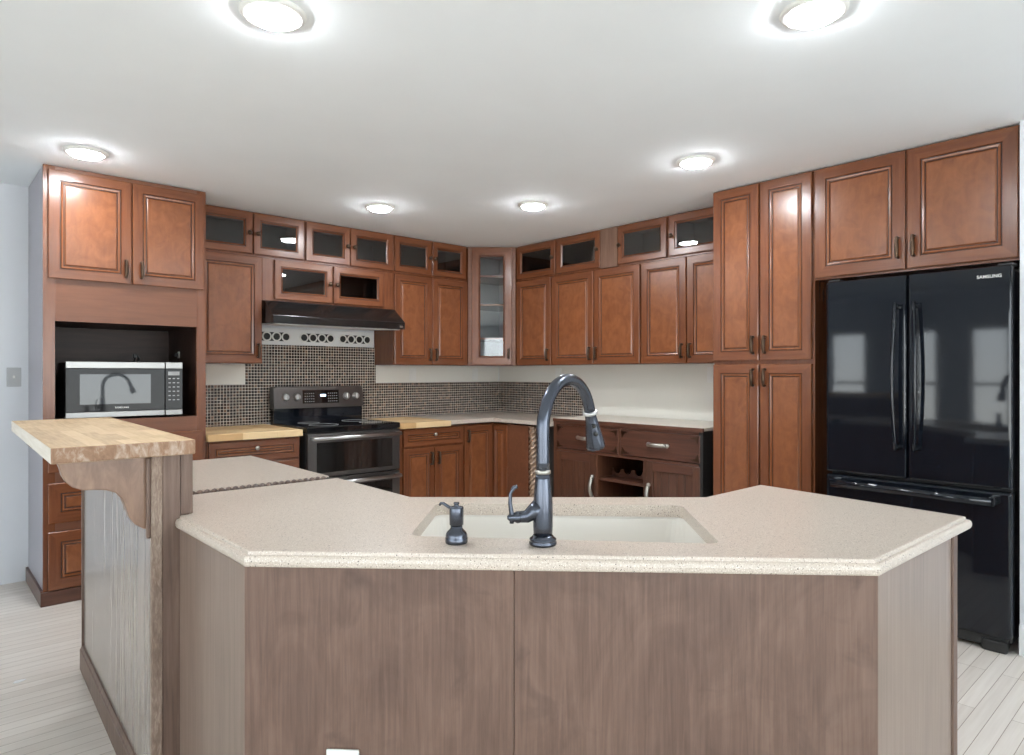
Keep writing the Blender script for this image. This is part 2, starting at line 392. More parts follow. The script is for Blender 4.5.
def solid_front(name, parent, x0, x1, z0, z1, loc=(0, 0), rz=0, fw=.055, th=.02):
    """raised panel front; its face looks along local -y, origin at its lower corner"""
    mb = MB(); w_ = x1 - x0; h_ = z1 - z0
    f = min(fw, w_ * .3, h_ * .3)
    rings = [(0, th), (0, .003), (.003, 0), (f - .003, 0), (f, .006), (f + .003, .006), (f + .006, .002), (f + .015, .004), (f + .017, .009), (f + .0205, .009), (f + .027, .0045)]
    marks = {1: 4, 4: 3, 5: 4, 6: 4, 8: 3, 9: 4}
    rect_rings(mb, w_, h_, rings, 0, 1, marks, True, 2)
    a = mb.bm.verts
    mb.box(.001, w_ - .001, th - .001, th + .0005, .001, h_ - .001, 0)
    o = mb.build(name, ['cherry', 'cherry_h', 'cherry_panel', 'glaze', 'cherry_bead'], parent, None)
    o.location = (loc[0] + x0 * math.cos(rz), loc[1] + x0 * math.sin(rz), z0); o.rotation_euler = (0, 0, rz)
    return o
def glass_front(name, parent, x0, x1, z0, z1, loc=(0, 0), rz=0, fw=.06, th=.02, gm='glass'):
    mb = MB(); w_ = x1 - x0; h_ = z1 - z0; f = fw
    rings = [(0, th), (0, .003), (.003, 0), (f - .016, 0), (f - .013, .005), (f - .010, .005), (f - .008, .002), (f, .008), (f, th), (0, th)]
    rect_rings(mb, w_, h_, rings, 0, 1, {4: 2, 7: 2}, False)
    o = mb.build(name, ['cherry', 'cherry_h', 'glaze'], parent)
    o.location = (loc[0] + x0 * math.cos(rz), loc[1] + x0 * math.sin(rz), z0); o.rotation_euler = (0, 0, rz)
    g = MB(); g.box(f + .0005, w_ - f - .0005, .011, .014, f + .0005, h_ - f - .0005)
    g.build('glass_pane', gm, o)
    return o

def carcass(parent, w_, dep, z0, z1, glass_cells=None, divs=(), mats=('cherry', 'case_dark'), shelves=(), y0=.021, top_gap=.0):
    mb = MB(); t = .018
    if not glass_cells:
        mb.box(0, w_, y0, dep, z0, z1, 0)
    else:
        mb.box(0, t, y0, dep, z0, z1, 0); mb.box(w_ - t, w_, y0, dep, z0, z1, 0)
        mb.box(t, w_ - t, y0, dep, z0, z0 + t, 0); mb.box(t, w_ - t, y0, dep, z1 - t, z1, 0)
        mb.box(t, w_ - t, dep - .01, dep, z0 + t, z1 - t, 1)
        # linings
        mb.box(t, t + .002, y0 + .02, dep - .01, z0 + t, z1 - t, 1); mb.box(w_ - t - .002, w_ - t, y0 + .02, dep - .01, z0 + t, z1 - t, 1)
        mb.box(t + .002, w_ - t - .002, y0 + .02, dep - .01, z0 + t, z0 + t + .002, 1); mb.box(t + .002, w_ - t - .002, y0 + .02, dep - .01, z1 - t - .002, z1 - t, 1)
        xs = [t]
        for a, b in glass_cells: xs += [a, b]
        xs.append(w_ - t)
        for i in range(0, len(xs), 2):
            if xs[i + 1] - xs[i] > .002: mb.box(xs[i], xs[i + 1], y0, y0 + .019, z0 + .045, z1 - .045, 0)
        mb.box(t, w_ - t, y0, y0 + .019, z0 + t, z0 + .045, 0); mb.box(t, w_ - t, y0, y0 + .019, z1 - .045, z1 - t, 0)
        for sx in divs: mb.box(sx - .009, sx + .009, y0, dep - .01, z0 + t, z1 - t, 1)
        for sz in shelves: mb.box(t + .002, w_ - t - .002, y0 + .03, dep - .012, sz, sz + .018, 0)
    return mb.build('cabinet_body', list(mats), parent)

# ------------------------------------------------------------------ the room
CE = 2.44; XW = 4.419; YW = 5.063; XB = -3.3; YB = -3.3
mb = MB(); mb.box(XB - .15, XW + .15, YB - .15, YW + .15, -.1, 0); struct(mb.build('floor', 'floor'), 'whitewashed narrow plank wood floor', 'floor')
mb = MB(); mb.box(XB - .15, XW + .15, YB - .15, YW + .15, CE, CE + .1); struct(mb.build('ceiling', 'ceiling'), 'smooth white painted ceiling', 'ceiling')
mb = MB(); mb.box(XB - .15, XW, YW, YW + .12, 0, CE); struct(mb.build('wall_back', 'wall'), 'cool white wall behind range and tall microwave cabinet', 'wall')
mb = MB(); mb.box(XW, XW + .12, .69, YW + .12, 0, CE); struct(mb.build('wall_side', 'splash_paint'), 'white wall behind sideboard and refrigerator', 'wall')
mb = MB(); mb.box(3.757, XW + .12, YB, .684, 0, CE); struct(mb.build('wall_return', 'wall'), 'white wall end beside black refrigerator', 'wall')
mb = MB(); mb.prism([(3.741, 0), (3.757, 0), (3.757, .14), (3.75, .14), (3.741, .125)], YB, .684, 'y'); struct(mb.build('baseboard_return', 'white_paint'), 'white baseboard along wall end beside refrigerator', 'baseboard')
# the two walls behind the camera, with windows, some added to light the room
def wall_with_openings(name, axis, pos, lo, hi, ops, label):
    mb = MB(); edges = sorted(ops)
    def seg(a, b, z0, z1):
        if b - a < .001 or z1 - z0 < .001: return
        if axis == 'x': mb.box(pos - .14, pos, a, b, z0, z1)
        else: mb.box(a, b, pos - .14, pos, z0, z1)
    c = lo
    for a, b, z0, z1 in edges:
        seg(c, a, 0, CE); seg(a, b, 0, z0); seg(a, b, z1, CE); c = b
    seg(c, hi, 0, CE)
    return struct(mb.build(name, 'wall'), label, 'wall')
OPX = [(-2.7, -.5, .35, 2.15), (-.1, 1.55, .35, 2.15), (2.02, 2.5, .35, 1.92), (2.86, 3.16, .35, 1.92), (3.8, 4.35, .35, 1.92)]  # two large openings added for fill; the narrow ones follow the refrigerator reflections
OPY = [(-3.0, -.6, .06, 2.2), (-.1, 3.1, .35, 2.2)]  # wide second opening added to brighten the microwave reflection
wall_with_openings('wall_far', 'x', XB, YB, YW, OPX, 'white wall with tall windows facing the refrigerator')
wall_with_openings('wall_front', 'y', YB, XB, 3.757, OPY, 'white wall with glazed doors and an added pane facing the range')
wn = 0
def window(axis, pos, a, b, z0, z1):
    global wn; wn += 1
    r = bpy.data.objects.new('window_%d' % wn, None); COL.objects.link(r); r['kind'] = 'structure'
    r.location = (pos, a, 0) if axis == 'x' else (a, pos, 0); r.rotation_euler = (0, 0, R(90) if axis == 'x' else 0)
    ww = b - a; f = .05; mb = MB()
    y0, y1 = (.03, .09) if axis == 'x' else (-.09, -.03)
    n = 1 if ww > 3 else max(1, round(ww / .75))
    mb.box(0, f, y0, y1, z0, z1); mb.box(ww - f, ww, y0, y1, z0, z1); mb.box(f, ww - f, y0, y1, z0, z0 + f); mb.box(f, ww - f, y0, y1, z1 - f, z1)
    for i in range(1, n): mb.box(ww * i / n - .02, ww * i / n + .02, y0 + .01, y1 - .01, z0 + f, z1 - f)
    if n > 1 or ww < 1: mb.box(f, ww - f, y0 + .012, y1 - .012, (z0 + z1) / 2 - .02, (z0 + z1) / 2 + .02)
    mb.build('window_frame', 'white_paint', r)
    g = MB(); g.box(f, ww - f, (y0 + y1) / 2 - .002, (y0 + y1) / 2 + .002, z0 + f, z1 - f); g.build('window_pane', 'window_glass', r)
for o_ in OPX: window('x', XB, *o_)
for o_ in OPY: window('y', YB, *o_)

# ------------------------------------------------------------------ island body, bar wall
ZI = .872
island = thing('kitchen_island', 'taupe stained island base of angled flat panels under the sink counter', 'kitchen island', (1.1, 1.07, 0))
IX, IY = 1.1, 1.07
def rel(pts): return [(p[0] - IX, p[1] - IY) for p in pts]
PA = (.582, 1.578); PB_ = (1.61, .55); PM = (PA[0] + (PB_[0] - PA[0]) * .437, PA[1] + (PB_[1] - PA[1]) * .437)
nrm = Vector((1, 1)).normalized() * .018
def diag_panel(p, q): return rel([p, q, (q[0] + nrm.x, q[1] + nrm.y), (p[0] + nrm.x, p[1] + nrm.y)])
def slab_part(name, poly, z0, z1, mat, parent, bev=.001):
    cx = sum(p[0] for p in poly) / len(poly); cy = sum(p[1] for p in poly) / len(poly)
    m_ = MB(); m_.prism([(p[0] - cx, p[1] - cy) for p in poly], 0, z1 - z0, 'z', bev=bev, seg=1)
    return m_.build(name, mat, parent, (cx, cy, z0))
gap = (PB_[0] - PA[0]) * .0003
slab_part('front_panel', diag_panel(PA, (PM[0] - gap, PM[1] + gap)), 0, .832, 'taupe', island)
slab_part('front_panel', diag_panel((PM[0] + gap, PM[1] - gap), PB_), 0, .832, 'taupe', island)
slab_part('side_panel', rel([PA, (PA[0] + .018, PA[1] + .008), (.600, 2.083), (.582, 2.083)]), 0, .832, 'taupe_lit', island)
slab_part('end_panel', rel([(1.61, .55), (2.169, .55), (2.169, .568), (1.628, .568)]), 0, .832, 'taupe_lit', island)
slab_part('corner_trim', rel([(2.170, .545), (2.210, .545), (2.210, .60), (2.170, .60)]), 0, .832, 'taupe_dark', island, .003)
inner = [(1.62, .575), (2.20, .575), (2.28, 1.17), (1.955, 1.17), (1.21, 1.845), (1.215, 3.33), (.690, 3.33), (.648, 2.125), (.648, 2.07), (.622, 2.065), (.605, 1.59)]
mb = MB()
pr_ = rel(inner); n = len(pr_)
for i in range(n):
    a, b = Vector(pr_[i]), Vector(pr_[(i + 1) % n])
    d = (b - a).normalized(); nn = Vector((-d.y, d.x)) * .016
    mb.prism([tuple(a), tuple(b), tuple(b + nn), tuple(a + nn)], .0, .831, 'z', 0)
mb.build('cabinet_body', 'cherry', island)

BARROT = R(-2.1)
bar = thing('raised_bar', 'taupe panelled knee wall carrying the raised butcher block bar', 'bar', (.563, 2.085, 0), BARROT)
def bx(name, x0, x1, y0, y1, z0, z1, mat, parent, org, bev=.001):
    m_ = MB(); m_.box(0, x1 - x0, 0, y1 - y0, 0, z1 - z0, 0, bev, 1)
    return m_.build(name, mat, parent, (x0 - org[0], y0 - org[1], z0 - org[2]))
BO = (.56, 2.085, 0)
bx('side_panel', .507, .520, 2.095, 3.375, .0, 1.05, 'bar_panel_sheen', bar, BO)
bx('wall_core', .520, .608, 2.10, 3.38, .0, 1.05, 'taupe_dark', bar, BO)
bx('weathered_post', .505, .534, 2.084, 2.102, 0, 1.05, 'weathered', bar, BO, .002)
bx('end_panel', .5345, .581, 2.086, 2.10, 0, 1.05, 'taupe_dark', bar, BO)
bx('end_strip', .5815, .614, 2.083, 2.10, ZI + .002, 1.05, 'taupe_dark', bar, BO)
bx('corner_strip', .500, .520, 3.375, 3.392, 0, 1.05, 'taupe_dark', bar, BO)
mb = MB(); mb.prism([(-.066, 0), (-.053, 0), (-.053, .105), (-.058, .105), (-.062, .09), (-.066, .085)], 0, 1.31, 'y')
mb.build('base_molding', 'taupe_dark', bar, (0, 0.0, 0))
# corbels
prof = [(.0, 1.05), (-.225, 1.05), (-.218, 1.03), (-.214, 1.012), (-.205, .994), (-.190, .979), (-.165, .968), (-.140, .967), (-.112, .963), (-.088, .952), (-.072, .932), (-.063, .905), (-.056, .880), (-.042, .858), (-.02, .842), (0, .838)]
def corbel(y):
    m_ = MB(); m_.prism([(p[0], p[1] - 1.05) for p in prof], 0, .042, 'y', 0, bev=.0025, seg=2)
    o = m_.build('corbel', 'corbel', bar, (.507 - BO[0] + .002, y - BO[1], 1.05))
    t = MB(); t.box(-.016, -.003, -.017, -.001, -.235, -.004, 0, .005, 3); t.build('corbel_backplate', 'taupe_dark', o)
    return o
corbel(2.105); corbel(3.30)
mb = MB(); mb.box(0, .35, 0, 1.29, 0, .042, 0, .003, 2)
for f in mb.bm.faces:
    nx = f.normal
o = mb.build('bar_top', ['bar_top', 'bar_edge', 'bar_end'], None, (.267, 2.065, 1.051), (0, 0, R(-1.6)))
o.data.update()
for p in o.data.polygons:
    if p.normal.x < -.7: p.material_index = 1
    elif p.normal.y < -.7: p.material_index = 2
tag(o, 'raised butcher block bar top with pale raw edge and weathered end', 'bar top')

# ------------------------------------------------------------------ island counter
def offset_poly(poly, d, which):
    """move listed edges (index i = edge i->i+1) outward by d; poly counter-clockwise"""
    n = len(poly); L = []
    for i in range(n):
        a = Vector(poly[i]); b = Vector(poly[(i + 1) % n]); t = (b - a).normalized(); nn = Vector((t.y, -t.x))
        k = d if i in which else 0
        L.append((a + nn * k, t))
    out = []
    for i in range(n):
        p, t = L[i - 1]; q, u = L[i]
        cr = t.x * u.y - t.y * u.x
        if abs(cr) < 1e-6: out.append(tuple(q)); continue
        s_ = ((q - p).x * u.y - (q - p).y * u.x) / cr
        out.append(tuple(p + t * s_))
    return out
top = [(.583, 1.558), (1.592, .549), (2.262, .537), (2.34, 1.201), (1.967, 1.204), (1.238, 1.872), (1.25, 2.405), (.624, 2.405), (.616, 2.081), (.581, 2.081)]
OUT = {0, 1, 2, 9}
loops = []
for d, z in ((-.004, ZI), (-.001, ZI - .002), (.0, ZI - .008), (.007, ZI - .0095), (.0105, ZI - .014), (.012, ZI - .021), (.011, ZI - .029), (.008, ZI - .034), (.0, ZI - .036)):
    loops.append([(p[0], p[1], z) for p in offset_poly(top, d, OUT)])
# sink opening in the diagonal frame
dt = Vector((1, -1)).normalized(); dn = Vector((1, 1)).normalized()
def dg(t, n_): return (dt * t + dn * n_)
T0, T1, N0, N1 = -.342, .43, 1.676, 2.10
def dgs(t, n_): return dg(t, n_ - .042 * (t - T0) / (T1 - T0) * (1 - (n_ - N0) / (N1 - N0)))
def rrect(t0, t1, n0, n1, r, k=5):
    pts = []
    for (ct, cn, a0) in ((t1 - r, n0 + r, -90), (t1 - r, n1 - r, 0), (t0 + r, n1 - r, 90), (t0 + r, n0 + r, 180)):
        for i in range(k + 1):
            a = R(a0 + 90 * i / k); pts.append((ct + r * math.cos(a), cn + r * math.sin(a)))
    return pts
hole = [dgs(*p) for p in rrect(T0, T1, N0, N1, .03)]
bm = bmesh.new()
rings = [[bm.verts.new(p) for p in L] for L in loops]
n = len(top)
for a, b in zip(rings, rings[1:]):
    for i in range(n):
        f = bm.faces.new((a[i], b[i], b[(i + 1) % n], a[(i + 1) % n])); f.smooth = False
h1 = [bm.verts.new((p.x, p.y, ZI)) for p in hole]; h2 = [bm.verts.new((p.x, p.y, ZI - .036)) for p in hole]
hn = len(hole)
for i in range(hn): bm.faces.new((h1[i], h1[(i + 1) % hn], h2[(i + 1) % hn], h2[i]))
for ring, hh in ((rings[0], h1), (rings[-1], h2)):
    ed = []
    for L in (ring, hh):
        for i in range(len(L)):
            e_ = bm.edges.get((L[i], L[(i + 1) % len(L)])) or bm.edges.new((L[i], L[(i + 1) % len(L)]))
            ed.append(e_)
    bmesh.ops.triangle_fill(bm, use_beauty=True, use_dissolve=False, edges=ed)
mb = MB(); mb.bm.free(); mb.bm = bm
o = mb.build('island_countertop', 'stone')
tag(o, 'speckled beige stone countertop with stepped edge and sink opening on the island', 'countertop')
o = slab_part('countertop_slab', [(.627, 2.478), (1.252, 2.478), (1.268, 3.345), (.663, 3.345)], ZI - .04, ZI, 'stone', None, .003)
tag(o, 'separate speckled beige counter slab beyond the rope strip, along the bar wall', 'countertop')
# rope strip let into the joint
mb = MB(); mb.box(0, .614, 0, .071, -.03, -.006, 1)
for k in range(26):
    x = .012 + k * .0245
    if x > .60: break
    t0 = Vector((x - .012, .006, -.004)); t1 = Vector((x + .014, .065, -.004))
    mb.tube([t0 + (t1 - t0) * q for q in (0, .12, .35, .65, .88, 1)], [.004, .0085, .0105, .0105, .0085, .004], 8, 0)
o = mb.build('rope_molding', ['rope_strip', 'rope_dark'], None, (.634, 2.406, ZI))
tag(o, 'dark brown twisted rope strip set across the joint of the island counter', 'molding')

# sink
mb = MB(); z1 = ZI - .037
ol = [rrect(T0 - .03, T1 + .03, N0 - .02, N1 + .03, .05), rrect(T0 - .006, T1 + .006, N0 - .006, N1 + .006, .045), rrect(T0 - .002, T1 + .002, N0 - .002, N1 + .002, .045), rrect(T0 + .012, T1 - .012, N0 + .012, N1 - .012, .06), rrect(T0 + .04, T1 - .04, N0 + .04, N1 - .04, .06)]
zs = [z1, z1, z1 - .008, z1 - .19, z1 - .21]
vr = []
SC = dg((T0 + T1) / 2, (N0 + N1) / 2)
for L, z in zip(ol, zs):
    vr.append([mb.bm.verts.new((dgs(*p).x - SC.x, dgs(*p).y - SC.y, z - z1)) for p in L])
for a, b in zip(vr, vr[1:]):
    for i in range(len(a)): mb.face((a[i], a[(i + 1) % len(a)], b[(i + 1) % len(a)], b[i]), 0, False)
mb.face(vr[-1], 0)
# outer skin
sk = [vr[0], [mb.bm.verts.new((dgs(*p).x - SC.x, dgs(*p).y - SC.y, -.02)) for p in ol[0]], [mb.bm.verts.new((dgs(*p).x - SC.x, dgs(*p).y - SC.y, -.225)) for p in rrect(T0 + .0, T1 - .0, N0 + .0, N1 - .0, .06)]]
for a, b in zip(sk, sk[1:]):
    for i in range(len(a)): mb.face((a[i], b[i], b[(i + 1) % len(a)], a[(i + 1) % len(a)]), 0, False)
mb.face(sk[-1], 0)
o = thing('kitchen_sink', 'pale biscuit undermount sink set in the island countertop', 'sink', (SC.x, SC.y, z1))
mb.build('basin', 'sink', o)
m_ = MB(); m_.lathe([(.045, 0), (.045, .004), (.036, .005), (.03, .001), (.002, .001)], (0, 0, -.2105)); m_.build('drain', 'steel', o)

# faucet
YAW = .8338
fwd = Vector((math.cos(YAW), math.sin(YAW), 0)); rgt = Vector((math.sin(YAW), -math.cos(YAW), 0))
fa = thing('kitchen_faucet', 'tall dark bronze gooseneck pull-down faucet standing behind the island sink', 'faucet', (1.1345, 1.1385, ZI))
mb = MB(); mb.lathe([(.032, 0), (.0335, .003), (.0335, .007), (.031, .010), (.0325, .012), (.0325, .015), (.0265, .020), (.0235, .024)], seg=32)
mb.build('base_ring', 'bronze_dark', fa)
mb = MB(); mb.lathe([(.0225, .020), (.0240, .045), (.0242, .075), (.0232, .105), (.0212, .135), (.0188, .158), (.0172, .172)], seg=32)
# side branch for the lever
side = (-rgt * 1.0 - fwd * .1 + Vector((0, 0, -.04))).normalized()
b0 = Vector((0, 0, .070))
mb.tube([b0 + Vector((0, 0, .022)) + side * .008, b0 + Vector((0, 0, .010)) + side * .024, b0 + side * .040, b0 + side * .060], [.022, .019, .0155, .0135], 20)
mb.build('body', 'bronze_dark', fa)
mb = MB(); mb.lathe([(.0172, .171), (.0192, .173), (.0196, .176), (.0192, .179), (.0165, .181)], seg=32); mb.build('collar', 'pewter', fa)
s_ = (rgt * .575 + fwd * .818).normalized()
pts = [Vector((0, 0, z)) for z in (.176, .20, .225, .25, .265)]; Rr = .121; zc = .277
for i in range(0, 25):
    a = R(164 * i / 24); pts.append(s_ * (Rr * (1 - math.cos(a))) + Vector((0, 0, zc + Rr * math.sin(a))))
mb = MB(); mb.tube(pts, [.0163 - .001 * i / len(pts) for i in range(len(pts))], 20); mb.build('spout', 'bronze_dark', fa)
e0 = pts[-1]; ed = (pts[-1] - pts[-2]).normalized()
hd = MB(); hd.lathe([(.0160, 0), (.0152, .003), (.0158, .012), (.0195, .04), (.0245, .075), (.0265, .092), (.0265, .099), (.023, .101)], e0 + ed * .006, ed, 28)
head = hd.build('spray_head', 'bronze_dark', fa)
mb = MB(); mb.lathe([(.0155, -.002), (.0200, 0), (.0200, .006), (.0160, .009)], e0, ed, 28); mb.build('spray_collar', 'steel', head)
fr_ = (-fwd * .85 + rgt * .1); fr_ = (fr_ - ed * fr_.dot(ed)).normalized()
for q, rr in ((.036, .0062), (.058, .0068)):
    mb = MB(); mb.lathe([(rr, 0), (rr * .9, .004), (rr * .4, .0055)], e0 + ed * q + fr_ * (.0145 + .17 * (q - .012)), fr_, 14); mb.build('spray_button', 'blackplastic', head)
lv = b0 + side * .060
mb = MB(); mb.lathe([(.0125, -.006), (.0145, -.002), (.0145, .004), (.011, .010), (.0085, .022), (.004, .027)], lv, side, 20)
u0 = lv + side * .016
mb.tube([u0 + Vector((0, 0, -.014)), u0 + Vector((0, 0, .008)), u0 + side * .004 + Vector((0, 0, .035)), u0 + side * .003 + Vector((0, 0, .058)), u0 - side * .005 + Vector((0, 0, .072)), u0 - side * .014 + Vector((0, 0, .074))], [.0055, .0062, .0048, .0045, .0055, .005], 10)
mb.build('lever_handle', 'bronze_dark', fa)

sd = thing('soap_dispenser', 'short dark soap dispenser pump beside the faucet on the island counter', 'soap dispenser', (.990, 1.293, ZI))
mb = MB(); mb.lathe([(.0265, 0), (.0275, .003), (.0275, .013), (.0262, .015), (.0268, .018), (.024, .026), (.017, .033), (.0145, .037), (.0145, .043)], seg=28); mb.build('base', 'bronze_dark', sd)
mb = MB(); mb.lathe([(.0145, .042), (.0172, .045), (.0175, .085), (.0165, .088), (.006, .089), (.0055, .094), (.0075, .096), (.0065, .099)], seg=28)
nd = (-rgt * .95 + fwd * .3).normalized()
mb.tube([Vector((0, 0, .083)) + nd * .012, Vector((0, 0, .087)) + nd * .022, Vector((0, 0, .094)) + nd * .034, Vector((0, 0, .094)) + nd * .041, Vector((0, 0, .089)) + nd * .045], [.0042, .004, .0038, .0036, .003], 10)
mb.build('pump_head', 'bronze_dark', sd)

# island outlet
od = Vector((1, 1, 0)).normalized()
oc = Vector((.7475, 1.4095, .293))
ou = thing('electrical_outlet', 'white outlet plate low on the island front panel', 'outlet', oc, R(-45))
mb = MB(); mb.box(-.0385, .0385, -.006, 0, 0, .118, 0, .002, 2); mb.build('cover_plate', 'white_plastic', ou)
mb = MB(); mb.box(-.017, .017, -.009, -.005, .015, .05, 0, .003, 2); mb.box(-.017, .017, -.009, -.005, .066, .10, 0, .003, 2); mb.build('socket', 'grey_plastic', ou)

# ------------------------------------------------------------------ cabinets of the range wall (local x = +X, depth = +Y)
# tall microwave cabinet
TX, TY, TW = .54, 4.414, .852
tc_ = thing('microwave_cabinet', 'tall cherry cabinet with an open niche holding the microwave', 'tall cabinet', (TX, TY, 0))
D = YW - TY - .003
mb = MB()
mb.box(.002, .02, .04, D, .075, 2.437, 3); mb.box(TW - .02, TW, .04, D, .075, 2.437, 0)
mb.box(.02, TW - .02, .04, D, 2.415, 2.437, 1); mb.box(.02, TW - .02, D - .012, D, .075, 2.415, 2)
mb.box(.02, TW - .02, .04, D - .012, 1.576, 1.60, 2); mb.box(.02, TW - .02, .04, D - .012, .99, 1.016, 2)
mb.box(0, .055, .02, .04, .075, 2.437, 0); mb.box(.798, TW, .02, .04, .075, 2.437, 0)
mb.box(.055, .798, .02, .04, 1.576, 1.812, 1); mb.box(.055, .798, .02, .04, .928, 1.016, 1); mb.box(.055, .798, .02, .04, 2.40, 2.437, 1)
mb.box(.055, .798, .022, .04, .075, .928, 1); mb.box(.055, .798, .022, .04, 1.812, 2.40, 1)
mb.box(.02, .055, .04, D - .012, 1.016, 1.576, 2); mb.box(.798, TW - .02, .04, D - .012, 1.016, 1.576, 2)
mb.build('cabinet_body', ['cherry', 'cherry_flat', 'case_dark', 'grey_side'], tc_)
mb = MB(); mb.box(-.012, TW, .008, .022, 0, .078, 0, .002, 1); mb.box(-.012, .001, .022, D, 0, .085, 0); mb.build('plinth', 'walnut_h', tc_)
for a, b, hx in ((.022, .429, .375), (.436, .836, .054)):
    d = solid_front('door', tc_, a, b, 1.812, 2.412); pull(d, hx if hx > .2 else .045, .085)
for a, b in ((.735, .925), (.453, .675), (.085, .405)):
    d = solid_front('drawer', tc_, .022, .83, a, b, fw=.06); knob(d, .404, (b - a) / 2, 'pewter')
# outlet in the niche
o = thing('electrical_outlet', 'small white plug-in socket on the dark niche wall over the microwave', 'outlet', (1.3375, 4.80, 1.385), R(-90))
mb = MB(); mb.box(-.02, .012, -.006, 0, 0, .045, 0, .002, 1); mb.build('cover_plate', 'white_plastic', o)
mb = MB(); mb.box(-.008, .01, -.03, -.006, .01, .035, 0, .003, 1); mb.build('plug', 'blackplastic', o)
# microwave
mw = thing('microwave_oven', 'steel and black microwave oven in the niche of the tall cabinet', 'microwave', (.647, 4.456, 1.017), R(-2.6))
W_ = .607; H_ = .335
mb = MB(); mb.box(.004, W_ - .004, .03, .42, .012, H_ - .004, 0, .004, 1)
for x in (.05, W_ - .05):
    for y in (.07, .37): mb.lathe([(.015, 0), (.015, .014)], (x, y, 0), seg=12)
mb.build('case', 'blackplastic', mw)
DW = .507
mb = MB(); mb.box(0, DW, 0, .03, .045, H_ - .04, 0, .002, 1); dr = mb.build('door', 'oven_front', mw)
mb = MB(); mb.box(0, DW, -.004, .03, H_ - .0395, H_, 0, .003, 2); mb.build('steel_band', 'oven_steel', dr)
mb = MB(); mb.box(0, DW, -.004, .03, .012, .0445, 0, .003, 2); mb.build('steel_band', 'oven_steel', dr)
mb = MB(); mb.box(.068, .430, -.0015, .002, .088, .262, 0, 0); mb.build('door_window', 'mirrorglass', dr)
mb = MB(); mb.box(DW + .003, W_, 0, .03, .045, H_ - .04, 0, .002, 1); cp = mb.build('control_panel', 'oven_front', mw)
mb = MB(); mb.box(DW + .003, W_, -.004, .03, H_ - .0395, H_, 0, .003, 2); mb.build('steel_band', 'oven_steel', cp)
mb = MB(); mb.box(DW + .003, W_, -.004, .03, .012, .0445, 0, .003, 2); mb.build('steel_band', 'oven_steel', cp)
mb = MB(); mb.box(DW + .018, W_ - .018, -.001, .001, .255, .278); mb.build('display', 'grey_plastic', cp)
mb = MB()
for i in range(3):
    for j in range(6): mb.box(DW + .02 + i * .024, DW + .033 + i * .024, -.001, .001, .232 - j * .026, .238 - j * .026)
mb.build('button', 'grey_plastic', cp)
def text(body, size, parent, loc, mat, name='logo', rot=(R(90), 0, 0), sx=1.0):
    cu = bpy.data.curves.new(name, 'FONT'); cu.body = body; cu.size = size; cu.align_x = 'CENTER'; cu.align_y = 'CENTER'; cu.extrude = .0003; cu.offset = size * .008
    tmp = bpy.data.objects.new(name + '_tmp', cu); COL.objects.link(tmp)
    bpy.context.view_layer.update()
    me = bpy.data.meshes.new_from_object(tmp.evaluated_get(bpy.context.evaluated_depsgraph_get()))
    COL.objects.unlink(tmp); bpy.data.objects.remove(tmp); bpy.data.curves.remove(cu)
    me.materials.clear(); me.materials.append(M[mat]); me.name = name
    o = bpy.data.objects.new(name, me); COL.objects.link(o); o.parent = parent; o.location = loc; o.rotation_euler = rot; o.scale = (sx, 1, 1)
    return o
text('SAMSUNG', .0135, dr, (.278, -.001, .066), 'white_plastic', 'logo', sx=1.15)
# cord lying on the microwave
mb = MB(); pts = [(0, .05, .006), (.004, .02, .012), (.0, -.01, .03), (.012, -.02, .045), (.022, -.012, .03), (.018, .01, .006), (.03, .03, .006)]
mb.tube(pts, .0065, 8); mb.box(-.012, .008, -.03, -.005, .03, .056, 0, .003, 1)
tag(mb.build('power_cord', 'blackplastic', None, (1.03, 4.62, 1.3485)), 'short black cord bunched on top of the microwave', 'cord')

YL = 4.7385; DL = YW - YL - .003
def glass_cab(label, loc, rz, w_, doors, z0, z1, dep, knobs, group='glass fronted wall cabinets', body=None, pale=False):
    t_ = thing('glass_wall_cabinet', label, 'wall cabinet', (loc[0], loc[1], 0), rz, group)
    carcass(t_, w_, dep, z0, z1, [(a + .035, b - .035) for a, b in doors])
    for (a, b), kx in zip(doors, knobs):
        d = glass_front('door', t_, a, b, z0 + .014 if body is None else body[0], z1 - .012 if body is None else body[1])
        knob(d, (.024 if kx == 'l' else (b - a) - .024), (d.location.z * 0 + ((z1 - .012) - (z0 + .014)) / 2) if body is None else (body[1] - body[0]) / 2, r=.016)
    return t_
def door_cab(label, loc, rz, w_, doors, z0, z1, dep, hand, group='cherry wall cabinets', name='wall_cabinet', hz=.085, hl=.1):
    t_ = thing(name, label, 'wall cabinet', (loc[0], loc[1], 0), rz, group)
    carcass(t_, w_, dep, z0, z1)
    for (a, b), k in zip(doors, hand):
        d = solid_front('door', t_, a, b, z0 + .006, z1 - .006)
        pull(d, .03 if k == 'l' else (b - a) - .03, hz, hl)
    return t_
ZG = 2.122; ZT = 2.438; ZU = 1.354
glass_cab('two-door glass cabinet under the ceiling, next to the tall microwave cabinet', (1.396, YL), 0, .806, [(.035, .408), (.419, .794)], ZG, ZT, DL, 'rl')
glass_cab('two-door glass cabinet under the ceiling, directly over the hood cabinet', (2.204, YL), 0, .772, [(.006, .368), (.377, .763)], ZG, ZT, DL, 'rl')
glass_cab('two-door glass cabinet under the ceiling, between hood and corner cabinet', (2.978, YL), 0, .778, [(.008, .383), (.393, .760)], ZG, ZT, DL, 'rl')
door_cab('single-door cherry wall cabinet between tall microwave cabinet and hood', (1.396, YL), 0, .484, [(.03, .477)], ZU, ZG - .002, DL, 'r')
glass_cab('low two-door glass cabinet mounted on top of the black range hood', (1.882, YL), 0, 1.094, [(.086, .540), (.553, .999)], 1.812, ZG - .002, DL, 'rl', body=(1.826, 2.112))
